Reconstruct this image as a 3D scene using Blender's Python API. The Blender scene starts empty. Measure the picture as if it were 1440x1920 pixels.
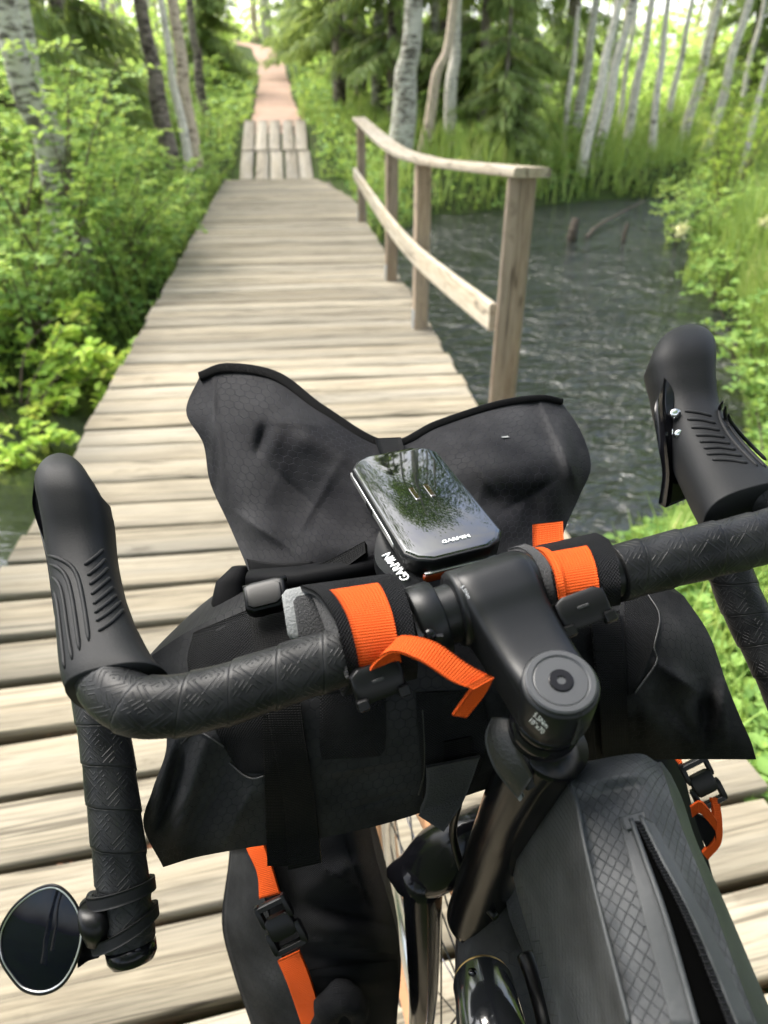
import bpy, math, random
import numpy as np
from mathutils import Vector, Matrix

# ------------------------------------------------------------------ camera, sky, sun, exposure
scene = bpy.context.scene
COL = scene.collection
PITCH = math.radians(29.3); YAW = math.radians(6.56); CAMH = 1.3
cam_d = bpy.data.cameras.new('camera'); cam = bpy.data.objects.new('camera', cam_d); COL.objects.link(cam)
cam.location = (0, 0, CAMH); cam.rotation_euler = (math.pi/2 - PITCH, 0, -YAW)
cam_d.sensor_fit = 'HORIZONTAL'; cam_d.sensor_width = 36; cam_d.lens = 36
cam_d.clip_start = .01; cam_d.clip_end = 400
cam_d.dof.use_dof = True; cam_d.dof.focus_distance = .51; cam_d.dof.aperture_fstop = 11.
scene.camera = cam
scene.render.resolution_x = 768; scene.render.resolution_y = 1024
scene.cycles.max_bounces = 5; scene.cycles.diffuse_bounces = 3; scene.cycles.glossy_bounces = 3; scene.cycles.transmission_bounces = 3; scene.cycles.adaptive_threshold = .02

SUN_EL, SUN_AZ = math.radians(56), math.radians(-48)      # azimuth from +Y towards +X: sun stands to the left
world = bpy.data.worlds.new('World'); scene.world = world; world.use_nodes = True
wn = world.node_tree.nodes; wl = world.node_tree.links
sky = wn.new('ShaderNodeTexSky'); sky.sky_type = 'NISHITA'; sky.sun_disc = False
sky.sun_elevation = SUN_EL; sky.sun_rotation = SUN_AZ; sky.air_density = .9; sky.dust_density = 3.6; sky.ozone_density = 1.0
wn['Background'].inputs['Strength'].default_value = .15
# thin broken cloud over the blue
tc = wn.new('ShaderNodeTexCoord'); cn = wn.new('ShaderNodeTexNoise'); cn.inputs['Scale'].default_value = 3.2; cn.inputs['Detail'].default_value = 6; cn.inputs['Roughness'].default_value = .6
cr_ = wn.new('ShaderNodeValToRGB'); cr_.color_ramp.elements[0].position = .38; cr_.color_ramp.elements[1].position = .60
bw = wn.new('ShaderNodeRGBToBW'); gain = wn.new('ShaderNodeMath'); gain.operation = 'MULTIPLY'; gain.inputs[1].default_value = 1.35; mx = wn.new('ShaderNodeMix'); mx.data_type = 'RGBA'
wl.new(tc.outputs['Generated'], cn.inputs['Vector']); wl.new(cn.outputs['Fac'], cr_.inputs[0]); wl.new(sky.outputs['Color'], bw.inputs[0]); wl.new(bw.outputs[0], gain.inputs[0])
wl.new(cr_.outputs[0], mx.inputs[0]); wl.new(sky.outputs['Color'], mx.inputs[6]); wl.new(gain.outputs[0], mx.inputs[7]); wl.new(mx.outputs[2], wn['Background'].inputs['Color'])
sun_d = bpy.data.lights.new('sun', 'SUN'); sun_d.energy = 1.5; sun_d.angle = math.radians(30); sun_d.color = (1, .95, .86)
sun = bpy.data.objects.new('sun', sun_d); COL.objects.link(sun)
sdir = Vector((math.sin(SUN_AZ)*math.cos(SUN_EL), math.cos(SUN_AZ)*math.cos(SUN_EL), math.sin(SUN_EL)))
sun.rotation_euler = sdir.to_track_quat('Z', 'Y').to_euler()
vs = scene.view_settings; vs.view_transform = 'Standard'; vs.look = 'None'; vs.gamma = 1; vs.exposure = 2.14
vs.use_curve_mapping = False

# ------------------------------------------------------------------ helpers
rng = np.random.default_rng(7)
FH = np.array([math.sin(YAW), math.cos(YAW), 0]); RT = np.array([math.cos(YAW), -math.sin(YAW), 0]); UP = np.array([0, 0, 1.])
CF = math.cos(PITCH)*FH - math.sin(PITCH)*UP; CD = -math.cos(PITCH)*UP - math.sin(PITCH)*FH
CAM = np.array([0, 0, CAMH]); FPX = 1440.

def U(x, y, z):
    """measured photo position and distance -> world point"""
    return CAM + z*((x-720)/FPX*RT + (y-960)/FPX*CD + CF)
def UA(a):
    a = np.asarray(a, float)
    return CAM + a[..., 2:3]*((a[..., 0:1]-720)/FPX*RT + (a[..., 1:2]-960)/FPX*CD + CF)
def PJ(P):
    P = np.asarray(P, float) - CAM; z = P@CF
    return np.stack([720+FPX*(P@RT)/z, 960+FPX*(P@CD)/z, z], -1)
def unit(v): v = np.asarray(v, float); return v/(np.linalg.norm(v, axis=-1, keepdims=True)+1e-12)

def tag(o, label=None, cat=None, group=None, kind=None):
    if label: o['label'] = label
    if cat: o['category'] = cat
    if group: o['group'] = group
    if kind: o['kind'] = kind
    return o
def thing(name, label, cat, loc=(0, 0, 0), group=None):
    o = bpy.data.objects.new(name, None); COL.objects.link(o); o.location = loc; o.empty_display_size = .05
    return tag(o, label, cat, group)
def link(name, me, mat=None, parent=None):
    o = bpy.data.objects.new(name, me); COL.objects.link(o)
    if mat is not None and len(me.materials) == 0: me.materials.append(mat)
    if parent is not None:
        o.parent = parent
        q = parent; off = Vector((0, 0, 0))
        while q is not None: off += q.location; q = q.parent
        o.location = -off                      # geometry is stored in world coordinates
    return o
def mesh_np(name, V, faces, uv=None, smooth=True, rnd=None):
    """V (n,3); faces: list of (m,k) index arrays"""
    me = bpy.data.meshes.new(name); V = np.ascontiguousarray(V, np.float32)
    me.vertices.add(len(V)); me.vertices.foreach_set('co', V.ravel())
    idx = np.concatenate([np.asarray(f).ravel() for f in faces]).astype(np.int32)
    tot = np.concatenate([np.full(len(f), np.asarray(f).shape[1]) for f in faces])
    st = np.concatenate([[0], np.cumsum(tot)[:-1]]).astype(np.int32)
    me.loops.add(len(idx)); me.loops.foreach_set('vertex_index', idx)
    me.polygons.add(len(tot)); me.polygons.foreach_set('loop_start', st)
    me.update(calc_edges=True)
    if smooth: me.polygons.foreach_set('use_smooth', np.ones(len(tot), bool))
    if uv is not None:
        l = me.uv_layers.new(name='UVMap'); l.data.foreach_set('uv', np.asarray(uv, np.float32)[idx].ravel())
    if rnd is not None:
        a = me.attributes.new('rnd', 'FLOAT', 'POINT'); a.data.foreach_set('value', np.asarray(rnd, np.float32))
    me.validate(); return me
def join_np(parts):
    V, F, UVs, o = [], {}, [], 0
    for v, fs, uv in parts:
        V.append(v); UVs.append(uv if uv is not None else np.zeros((len(v), 2)))
        for f in fs: f = np.asarray(f); F.setdefault(f.shape[1], []).append(f+o)
        o += len(v)
    return np.concatenate(V), [np.concatenate(x) for x in F.values()], np.concatenate(UVs)
def grid_faces(h, w, off=0):
    i = np.arange(h*w).reshape(h, w)+off
    return np.stack([i[:-1, :-1], i[:-1, 1:], i[1:, 1:], i[1:, :-1]], -1).reshape(-1, 4)
def cat(P, n, closed=False):
    """Catmull-Rom through P (k,...) sampled at n values"""
    P = np.asarray(P, float); k = len(P)
    if closed: Q = np.concatenate([P[-1:], P, P[:2]]); t = np.linspace(0, k, n, endpoint=False)
    else: Q = np.concatenate([[2*P[0]-P[1]], P, [2*P[-1]-P[-2]]]); t = np.linspace(0, k-1, n)
    i = np.minimum(t.astype(int), (k if closed else k-1)-1); u = (t-i).reshape((-1,)+(1,)*(P.ndim-1))
    a, b, c, d = Q[i], Q[i+1], Q[i+2], Q[i+3]
    return .5*(2*b+(c-a)*u+(2*a-5*b+4*c-d)*u**2+(3*b-a-3*c+d)*u**3)
def resample(P, n):
    P = np.asarray(P, float); L = np.concatenate([[0], np.cumsum(np.linalg.norm(np.diff(P, axis=0), axis=1))])
    t = np.linspace(0, L[-1], n); return np.stack([np.interp(t, L, P[:, i]) for i in range(P.shape[1])], 1)
def frames(P, ref):
    T = unit(np.gradient(P, axis=0)); N = np.zeros_like(P); r = np.asarray(ref, float)
    for i in range(len(P)):
        r = r-(r@T[i])*T[i]; r = r/np.linalg.norm(r); N[i] = r
    return T, N, np.cross(T, N)
def tube_np(P, r, seg=16, ref=None, caps=True, wrap=None):
    """tube along P (n,3); r scalar or (n,); uv = (length m, turn 0..1)"""
    P = np.asarray(P, float); n = len(P); r = np.broadcast_to(r, (n,)).astype(float)
    T, N, B = frames(P, CF if ref is None else ref)
    L = np.concatenate([[0], np.cumsum(np.linalg.norm(np.diff(P, axis=0), axis=1))])
    th = np.linspace(0, 2*np.pi, seg+1)
    rr = np.repeat(r[:, None], seg+1, 1)
    if wrap:
        ph = (L[:, None]/wrap[0]+th[None]/(2*np.pi)) % 1; rr = rr+wrap[1]*(ph-.5)
        rr[:, -1] = rr[:, 0]
    V = P[:, None]+rr[..., None]*(np.cos(th)[None, :, None]*N[:, None]+np.sin(th)[None, :, None]*B[:, None])
    uv = np.stack(np.broadcast_arrays(L[:, None], th[None]/(2*np.pi)), -1).reshape(-1, 2)
    V = V.reshape(-1, 3); F = [grid_faces(n, seg+1)]
    if caps:
        o = len(V); V = np.concatenate([V, P[:1], P[-1:]]); uv = np.concatenate([uv, [[0, 0]], [[L[-1], 0]]])
        a = np.arange(seg)
        F.append(np.concatenate([np.stack([np.full(seg, o), a+1, a], 1), np.stack([np.full(seg, o+1), (n-1)*(seg+1)+a, (n-1)*(seg+1)+a+1], 1)]))
    return V, F, uv
def lathe_np(o, ax, prof, seg=48):
    """surface of revolution: prof = (height, radius) pairs about ax through o"""
    o = np.asarray(o, float); ax = unit(ax); e1 = unit(np.cross(ax, [.3, .9, .2])); e2 = np.cross(ax, e1); th = np.linspace(0, 2*np.pi, seg+1)
    V = np.array([o+h*ax+r*(math.cos(t)*e1+math.sin(t)*e2) for h, r in prof for t in th]); return V, [grid_faces(len(prof), seg+1)], np.zeros((len(V), 2))
def loft_np(C, A, Bv, ex=2.6, seg=40, caps=True):
    """C centres (n,3), A and Bv half axes (n,3); superellipse sections"""
    C, A, Bv = map(lambda x: np.asarray(x, float), (C, A, Bv)); n = len(C)
    th = np.linspace(0, 2*np.pi, seg+1); ex = np.broadcast_to(ex, (n,))
    c, s = np.cos(th), np.sin(th)
    ca = np.sign(c)[None]*np.abs(c)[None]**(2/ex[:, None]); sa = np.sign(s)[None]*np.abs(s)[None]**(2/ex[:, None])
    V = C[:, None]+ca[..., None]*A[:, None]+sa[..., None]*Bv[:, None]
    L = np.concatenate([[0], np.cumsum(np.linalg.norm(np.diff(C, axis=0), axis=1))])
    uv = np.stack(np.broadcast_arrays(L[:, None], th[None]/(2*np.pi)*.12), -1).reshape(-1, 2)
    V = V.reshape(-1, 3); F = [grid_faces(n, seg+1)]
    if caps:
        o = len(V); V = np.concatenate([V, C[:1], C[-1:]]); uv = np.concatenate([uv, [[0, 0]], [[L[-1], 0]]]); a = np.arange(seg)
        F.append(np.concatenate([np.stack([np.full(seg, o), a+1, a], 1), np.stack([np.full(seg, o+1), (n-1)*(seg+1)+a, (n-1)*(seg+1)+a+1], 1)]))
    return V, F, uv
def box_np(c, x, y, z, bev=.12):
    """box from centre and three half-axis vectors with chamfered edges (rounded loft)"""
    c, x, y, z = map(lambda q: np.asarray(q, float), (c, x, y, z))
    ts = [-1, -1, -1+bev, 1-bev, 1, 1]; sc = [0.0, 1-bev, 1, 1, 1-bev, 0.0]
    C = [c+t*z for t in ts]; return loft_np(C, [x*max(s, .001) for s in sc], [y*max(s, .001) for s in sc], ex=8, seg=32, caps=False)
def ribbon_np(EA, EB, th, n=40, m=6, side=None, bulge=0., closed=False):
    """strap between two edge lines (world points); solid of thickness th; uv in metres"""
    A = cat(EA, n, closed); B = cat(EB, n, closed)
    if closed: A = np.concatenate([A, A[:1]]); B = np.concatenate([B, B[:1]])
    n = len(A)
    s = np.linspace(0, 1, m); G = A[:, None]*(1-s)[None, :, None]+B[:, None]*s[None, :, None]
    du = np.gradient(G, axis=0); dv = np.gradient(G, axis=1); N = unit(np.cross(du, dv))
    mid = G[n//2, m//2]
    flip = np.sign(N[n//2, m//2]@(CAM-mid)) if side is None else side
    N = N*flip
    if bulge: G = G+N*(bulge*np.sin(np.pi*s)[None, :, None])
    F0 = G+N*th/2; F1 = G-N*th/2
    L = np.concatenate([[0], np.cumsum(np.linalg.norm(np.diff(.5*(A+B), axis=0), axis=1))]); W = np.linalg.norm(A-B, axis=1).mean()
    uv = np.stack(np.broadcast_arrays(L[:, None], s[None]*W), -1).reshape(-1, 2)
    V = np.concatenate([F0.reshape(-1, 3), F1.reshape(-1, 3)]); o = n*m
    f = [grid_faces(n, m), grid_faces(n, m, o)[:, ::-1]]
    i = np.arange(n*m).reshape(n, m)
    def side_q(e): return np.stack([e[:-1], e[:-1]+o, e[1:]+o, e[1:]], 1)
    f += [side_q(i[:, 0]), side_q(i[::-1, -1]), side_q(i[0, ::-1]), side_q(i[-1])]
    return V, f, np.concatenate([uv, uv])
def add(name, parts, mat, parent=None, smooth=True, auto=None):
    if isinstance(parts, tuple): parts = [parts]
    V, F, uv = join_np(parts); me = mesh_np(name, V, F, uv, smooth)
    if auto is not None:
        try: me.set_sharp_from_angle(angle=math.radians(auto))
        except Exception: pass
    return link(name, me, mat, parent)

class Surf:
    """front surface lookup: photo position -> distance"""
    def __init__(s, q): s.q = np.asarray(q, float).reshape(-1, 3)
    def __call__(s, x, y):
        d2 = (s.q[:, 0]-x)**2+(s.q[:, 1]-y)**2
        i = np.argsort(d2)[:24]; zz = s.q[i, 2]; keep = zz < zz.min()+.012
        w = 1/(d2[i][keep]+2.); return float((w*zz[keep]).sum()/w.sum())
from mathutils.bvhtree import BVHTree
class Ray:
    def __init__(s, V, F):
        s.t = BVHTree.FromPolygons([tuple(v) for v in V], [tuple(int(i) for i in f) for fs in F for f in fs])
    def __call__(s, x, y):
        d = U(x, y, 1.)-CAM; h = s.t.ray_cast(Vector(CAM), Vector(unit(d)), 3.)
        if h[0] is None:
            # just off the outline: nearest skin point
            h = s.t.find_nearest(Vector(U(x, y, s.last)) if hasattr(s, 'last') else Vector(U(x, y, .45)))
        s.last = float((np.array(h[0])-CAM)@CF); return s.last
def wr(P, amp, freq, seed):
    """smooth pseudo noise on world points"""
    r = np.random.default_rng(seed); o = 0
    for k in range(6):
        d = unit(r.normal(size=3)); o = o+np.sin(P@d*freq*(.6+.9*r.random())*(1+.35*k)+r.random()*7)/(1+.4*k)
    return amp*o/3
def bag(name, grid, thick, back, mat, parent, n=70, m=110, creases=(), wrinkle=(0, 0), pw=6., seed=1, bend=None):
    """padded bag: measured front net, closed behind with real thickness; returns (object, Surf)"""
    g = np.asarray(grid, float)
    h = cat(g, n); h = cat(np.swapaxes(h, 0, 1), m); h = np.swapaxes(h, 0, 1)      # (n,m,3)
    for (x0, y0, x1, y1, amp, wd, *shp) in creases:
        d = np.array([x1-x0, y1-y0], float); L2 = d@d
        t = np.clip(((h[..., 0]-x0)*d[0]+(h[..., 1]-y0)*d[1])/L2, 0, 1)
        dd = np.hypot(h[..., 0]-x0-t*d[0], h[..., 1]-y0-t*d[1]); tp = np.sin(np.pi*np.clip(t*.8+.1, 0, 1))
        h[..., 2] += amp*tp*(np.exp(-dd/wd) if shp else np.exp(-(dd/wd)**2))
    P = UA(h)
    if wrinkle[0]: h[..., 2] += wr(P, wrinkle[0], wrinkle[1], seed)
    P = UA(h)
    s = np.linspace(-1, 1, n)[:, None]; q = np.linspace(-1, 1, m)[None]
    t = thick*np.sqrt(np.clip((1-np.abs(s)**pw)*(1-np.abs(q)**pw), 0, 1))
    bk = P+t[..., None]*np.asarray(back, float)
    du = np.linalg.norm(np.diff(P, axis=0), axis=2).mean(1); dv = np.linalg.norm(np.diff(P, axis=1), axis=2).mean(0)
    uu = np.concatenate([[0], np.cumsum(du)]); vv = np.concatenate([[0], np.cumsum(dv)])
    uv = np.stack(np.broadcast_arrays(vv[None], uu[:, None]), -1).reshape(-1, 2)
    inner = bk.copy()
    V = np.concatenate([P.reshape(-1, 3), inner.reshape(-1, 3)])
    me = mesh_np(name, V, [grid_faces(n, m)[:, ::-1], grid_faces(n, m, n*m)], np.concatenate([uv, uv]))
    return link(name, me, mat, parent), Surf(h)
def text_me(body, size, name='lettering', bold=0.0, ext=.0004):
    c = bpy.data.curves.new(name, 'FONT'); c.body = body; c.size = size; c.align_x = 'CENTER'; c.align_y = 'CENTER'; c.offset = bold; c.extrude = ext
    c.resolution_u = 3
    o = bpy.data.objects.new(name, c); COL.objects.link(o)
    bpy.context.view_layer.update()
    me = bpy.data.meshes.new_from_object(o.evaluated_get(bpy.context.evaluated_depsgraph_get()))
    bpy.data.objects.remove(o); bpy.data.curves.remove(c); me.name = name; return me
def place_text(name, body, size, c, xdir, ydir, mat, parent, bold=0., sx=1.):
    me = text_me(body, size, name, bold)
    x = unit(xdir); y = np.asarray(ydir, float); y = unit(y-(y@x)*x); z = np.cross(x, y)
    n = len(me.vertices); co = np.zeros(n*3, np.float32); me.vertices.foreach_get('co', co); co = co.reshape(-1, 3)
    W = np.asarray(c)+co[:, :1]*x*sx+co[:, 1:2]*y+co[:, 2:]*z
    me.vertices.foreach_set('co', W.astype(np.float32).ravel()); me.materials.clear(); me.update()
    return link(name, me, mat, parent)

# ------------------------------------------------------------------ materials
class NT:
    def __init__(s, name):
        s.m = bpy.data.materials.new(name); s.m.use_nodes = True; s.n = s.m.node_tree.nodes; s.l = s.m.node_tree.links
        s.b = s.n['Principled BSDF']; s.out = s.n['Material Output']
    def new(s, t, **k):
        q = s.n.new(t)
        for a, v in k.items(): setattr(q, a, v)
        return q
    def put(s, inp, v):
        if v is None: return
        if isinstance(v, bpy.types.NodeSocket): s.l.new(v, inp)
        else:
            if hasattr(inp.default_value, '__len__') and not isinstance(v, (tuple, list)): v = (v,)*len(inp.default_value)
            if hasattr(inp.default_value, '__len__') and len(inp.default_value) == 4 and len(v) == 3: v = tuple(v)+(1,)
            inp.default_value = v
    def M(s, op, a, b=None, c=None, clamp=False):
        q = s.new('ShaderNodeMath', operation=op, use_clamp=clamp)
        for i, v in enumerate((a, b, c)): 
            if v is not None: s.put(q.inputs[i], v)
        return q.outputs[0]
    def V(s, op, a, b=None):
        q = s.new('ShaderNodeVectorMath', operation=op); s.put(q.inputs[0], a)
        if b is not None: s.put(q.inputs[1], b)
        return q.outputs['Value'] if op in ('DOT_PRODUCT', 'LENGTH', 'DISTANCE') else q.outputs[0]
    def sep(s, v): q = s.new('ShaderNodeSeparateXYZ'); s.put(q.inputs[0], v); return q.outputs
    def comb(s, x, y, z=0.): q = s.new('ShaderNodeCombineXYZ'); [s.put(q.inputs[i], v) for i, v in enumerate((x, y, z))]; return q.outputs[0]
    def coord(s, k): return s.new('ShaderNodeTexCoord').outputs[k]
    def noise(s, vec, scale, detail=3, rough=.5, dist=0.):
        q = s.new('ShaderNodeTexNoise'); s.put(q.inputs['Vector'], vec); q.inputs['Scale'].default_value = scale
        q.inputs['Detail'].default_value = detail; q.inputs['Roughness'].default_value = rough; q.inputs['Distortion'].default_value = dist
        return q.outputs['Fac']
    def scale(s, vec, sc): q = s.new('ShaderNodeMapping'); s.put(q.inputs['Vector'], vec); q.inputs['Scale'].default_value = sc; return q.outputs[0]
    def ramp(s, f, stops, interp='LINEAR'):
        q = s.new('ShaderNodeValToRGB'); s.put(q.inputs[0], f); e = q.color_ramp.elements; q.color_ramp.interpolation = interp
        while len(e) < len(stops): e.new(.5)
        for k, (p, c) in zip(e, stops): k.position = p; k.color = (c if hasattr(c, '__len__') else (c, c, c))[:3]+(1,) if hasattr(c, '__len__') else (c, c, c, 1)
        return q.outputs[0]
    def mix(s, f, a, b, blend='MIX'):
        q = s.new('ShaderNodeMix', data_type='RGBA', blend_type=blend); s.put(q.inputs[0], f); s.put(q.inputs[6], a); s.put(q.inputs[7], b); return q.outputs[2]
    def bump(s, h, strength=.3, dist=.001, normal=None):
        q = s.new('ShaderNodeBump'); s.put(q.inputs['Height'], h); q.inputs['Strength'].default_value = strength; q.inputs['Distance'].default_value = dist
        if normal is not None: s.put(q.inputs['Normal'], normal)
        return q.outputs[0]
    def fin(s, col=None, rough=None, metal=None, normal=None, spec=None, coat=None):
        s.put(s.b.inputs['Base Color'], col); s.put(s.b.inputs['Roughness'], rough); s.put(s.b.inputs['Metallic'], metal); s.put(s.b.inputs['Normal'], normal)
        s.put(s.b.inputs['Specular IOR Level'], spec); s.put(s.b.inputs['Coat Weight'], coat); return s.m
    def uv(s): return s.coord('UV')

def plain(name, col, rough=.5, metal=0., nz=(0, 0), spec=None, coat=None, cvar=.0):
    t = NT(name); n = None; c = col
    if nz[0]: n = t.bump(t.noise(t.coord('Object'), nz[1], 4), .6, nz[0])
    if cvar:
        f = t.noise(t.coord('Object'), 35, 5, .65); c = t.mix(f, tuple(x*(1-cvar) for x in col), tuple(x*(1+cvar) for x in col))
    return t.fin(c, rough, metal, n, spec, coat)
def hexf(t, uv, size):
    p = t.V('ADD', t.scale(uv, (1/size, 1/size, 1/size)), (100, 100, 0))
    r = (1, 1.7320508, 1); h = (.5, .8660254, 0)
    a = t.V('SUBTRACT', t.V('MODULO', p, r), h); b = t.V('SUBTRACT', t.V('MODULO', t.V('SUBTRACT', p, h), r), h)
    a = t.V('MULTIPLY', a, (1, 1, 0)); b = t.V('MULTIPLY', b, (1, 1, 0))
    f = t.M('LESS_THAN', t.V('DOT_PRODUCT', a, a), t.V('DOT_PRODUCT', b, b))
    q = t.new('ShaderNodeMix', data_type='VECTOR'); t.put(q.inputs[0], f); t.put(q.inputs[4], b); t.put(q.inputs[5], a)
    g = t.V('ABSOLUTE', q.outputs[1]); x, y, _ = t.sep(g)
    d = t.M('MAXIMUM', t.M('ADD', t.M('MULTIPLY', x, .5), t.M('MULTIPLY', y, .8660254)), x)
    return t.M('MULTIPLY', t.M('SUBTRACT', d, .455), 1/.04, clamp=True)
def weave(t, uv, size):
    x, y, _ = t.sep(uv)
    a = t.M('SINE', t.M('MULTIPLY', x, 2*math.pi/size)); b = t.M('SINE', t.M('MULTIPLY', y, 2*math.pi/size))
    return t.M('MULTIPLY', a, b)
def dirt(t, col, k=.25, sc=14):
    f = t.noise(t.coord('Object'), sc, 6, .65)
    return t.mix(t.ramp(f, [(.35, 0.), (.75, 1.)]), col, tuple(min(1, c*(1+k)+.012*k*4) for c in col))

def mk_hex(name, col, rough, size=.0066, strength=.7):
    t = NT(name); uv = t.uv(); h = hexf(t, uv, size); w = weave(t, uv, .0009)
    fine = t.noise(uv, 900, 2)
    c = t.mix(h, dirt(t, col, .6, 9), tuple(x*3.6 for x in col))
    hh = t.M('ADD', t.M('MULTIPLY', h, -.5), t.M('MULTIPLY', fine, .25)); 
    return t.fin(c, rough, 0, t.bump(hh, strength, .0006), .07)
def mk_weave(name, col, rough, size=.0019, strength=1.):
    t = NT(name); uv = t.uv(); w = weave(t, uv, size)
    c = t.mix(t.M('MULTIPLY_ADD', w, .45, .4, clamp=True), dirt(t, tuple(x*.7 for x in col), .3), tuple(x*3. for x in col))
    return t.fin(c, rough, 0, t.bump(w, strength, .0006), .08)
def mk_web(name, col, rough, rib=.0014, strength=.8):
    t = NT(name); uv = t.uv(); x, y, _ = t.sep(uv)
    a = t.M('SINE', t.M('MULTIPLY', x, 2*math.pi/rib)); b = t.M('SINE', t.M('MULTIPLY', y, 2*math.pi/.0016))
    h = t.M('ADD', t.M('MULTIPLY', a, .5), t.M('MULTIPLY', t.M('MULTIPLY', a, b), .5))
    nz = t.noise(t.coord('Object'), 60, 4)
    c = t.mix(t.M('MULTIPLY_ADD', h, .35, .4, clamp=True), tuple(x*.55 for x in col), col); c = t.mix(t.M('MULTIPLY', nz, .35), c, tuple(x*.7 for x in col))
    return t.fin(c, rough, 0, t.bump(h, strength, .0007), .10)

MAT = {}
MAT['rubber'] = plain('hood_rubber', (.0056, .006, .0067), .58, nz=(.0002, 900), cvar=.3, spec=.14)
MAT['black_plastic'] = plain('black_plastic', (.003, .003, .0033), .36, cvar=.2, spec=.18)
MAT['matte_black'] = plain('satin_black_metal', (.0042, .0047, .0054), .38, nz=(.00006, 900), cvar=.25, spec=.22)
MAT['gloss_black'] = plain('gloss_black_paint', (.004, .004, .005), .15, cvar=.3, spec=.16)
MAT['chrome'] = plain('polished_metal', (.62, .63, .64), .22, 1., cvar=.1)
MAT['dark_steel'] = plain('dark_steel', (.05, .05, .055), .2, 1., cvar=.2)
MAT['white_ink'] = plain('white_ink', (.75, .76, .76), .5, cvar=.05)
MAT['grey_ink'] = plain('grey_ink', (.28, .29, .3), .5, cvar=.05)
MAT['glass_black'] = plain('black_glass', (.002, .0025, .003), .03, spec=.6, cvar=.1); MAT['glass_black'].node_tree.nodes['Principled BSDF'].inputs['IOR'].default_value = 1.8
MAT['mirror_glass'] = plain('mirror_painted_reflection', (.002, .0028, .006), .03, spec=.22, cvar=.1)  # dark reflection of the unmodelled rider is put into the glass colour
MAT['silver'] = plain('brushed_silver', (.5, .5, .49), .35, .9, cvar=.1)
MAT['amber'] = plain('amber_button', (.22, .035, .008), .2, cvar=.2)
MAT['dim_orange'] = plain('dim_orange_pixels', (.011, .0045, .0008), .03, cvar=.1, spec=.6); MAT['dim_orange'].node_tree.nodes['Principled BSDF'].inputs['IOR'].default_value = 1.8
MAT['fuzz'] = plain('hook_and_loop_fuzz', (.016, .016, .017), .9, nz=(.002, 900), cvar=.5)
MAT['foam'] = plain('grey_foam', (.16, .165, .165), .9, nz=(.002, 700), cvar=.3)
MAT['leather'] = plain('black_leather', (.005, .005, .0055), .55, nz=(.0008, 420), cvar=.3)
MAT['tan'] = plain('tan_sidewall', (.42, .22, .11), .7, nz=(.0006, 300), cvar=.2)
MAT['tyre'] = plain('tyre_rubber', (.02, .02, .02), .7, nz=(.002, 150), cvar=.3)
MAT['hex_grey'] = mk_hex('honeycomb_nylon_grey', (.0040, .0040, .0052), .68)
MAT['hex_black'] = mk_hex('honeycomb_nylon_black', (.0020, .0021, .0027), .68)
MAT['hex_pack'] = mk_hex('honeycomb_nylon_frame', (.0046, .0046, .0053), .66, .011, .5)
MAT['cordura'] = mk_weave('coarse_weave_black', (.0022, .0023, .0029), .7)
MAT['web_black'] = mk_web('black_webbing', (.0023, .0023, .0027), .7)
MAT['web_orange'] = mk_web('orange_webbing', (.62, .08, .008), .62)
MAT['smooth_nylon'] = plain('coated_black_nylon', (.0025, .0026, .0032), .7, nz=(.0003, 240), cvar=.35, spec=.06)

def mk_tape():
    t = NT('embossed_bar_tape'); uv = t.uv(); u, v, _ = t.sep(uv)
    ph = t.M('FRACT', t.M('ADD', t.M('DIVIDE', u, .024), v))
    arc = t.M('MULTIPLY', v, 2*math.pi*.0155)
    q = t.M('ABSOLUTE', t.M('SUBTRACT', ph, .5))                       # 0 in the middle of a wrap .. .5 at its edge
    rep = t.M('SUBTRACT', t.M('FRACT', t.M('DIVIDE', arc, .0139)), .5)      # diamonds round the bar
    dia = t.M('ADD', t.M('MULTIPLY', t.M('ABSOLUTE', rep), .58), t.M('MULTIPLY', q, 1.0))
    st = t.M('ABSOLUTE', t.M('SUBTRACT', t.M('FRACT', t.M('MULTIPLY', dia, 7.)), .5))
    line = t.M('MULTIPLY', t.M('SUBTRACT', st, .3), 7., clamp=True)
    brk = t.M('GREATER_THAN', t.M('ABSOLUTE', t.M('SUBTRACT', t.M('FRACT', t.M('MULTIPLY', t.M('ADD', q, t.M('MULTIPLY', rep, -.6)), 3.1)), .5)), .12)
    inb = t.M('LESS_THAN', q, .41); line = t.M('MULTIPLY', t.M('MULTIPLY', line, brk), inb)
    seam = t.M('MULTIPLY', t.M('SUBTRACT', q, .475), 40., clamp=True)
    nz = t.noise(t.coord('Object'), 700, 3)
    h = t.M('ADD', t.M('MULTIPLY', line, .9), t.M('ADD', t.M('MULTIPLY', seam, -1.6), t.M('MULTIPLY', nz, .12)))
    c = t.mix(t.M('MULTIPLY', line, .4), dirt(t, (.0032, .0034, .0039), .4, 30), (.010, .0105, .012))
    return t.fin(c, .42, 0, t.bump(h, .5, .0008), .15)
MAT['tape'] = mk_tape()
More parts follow.
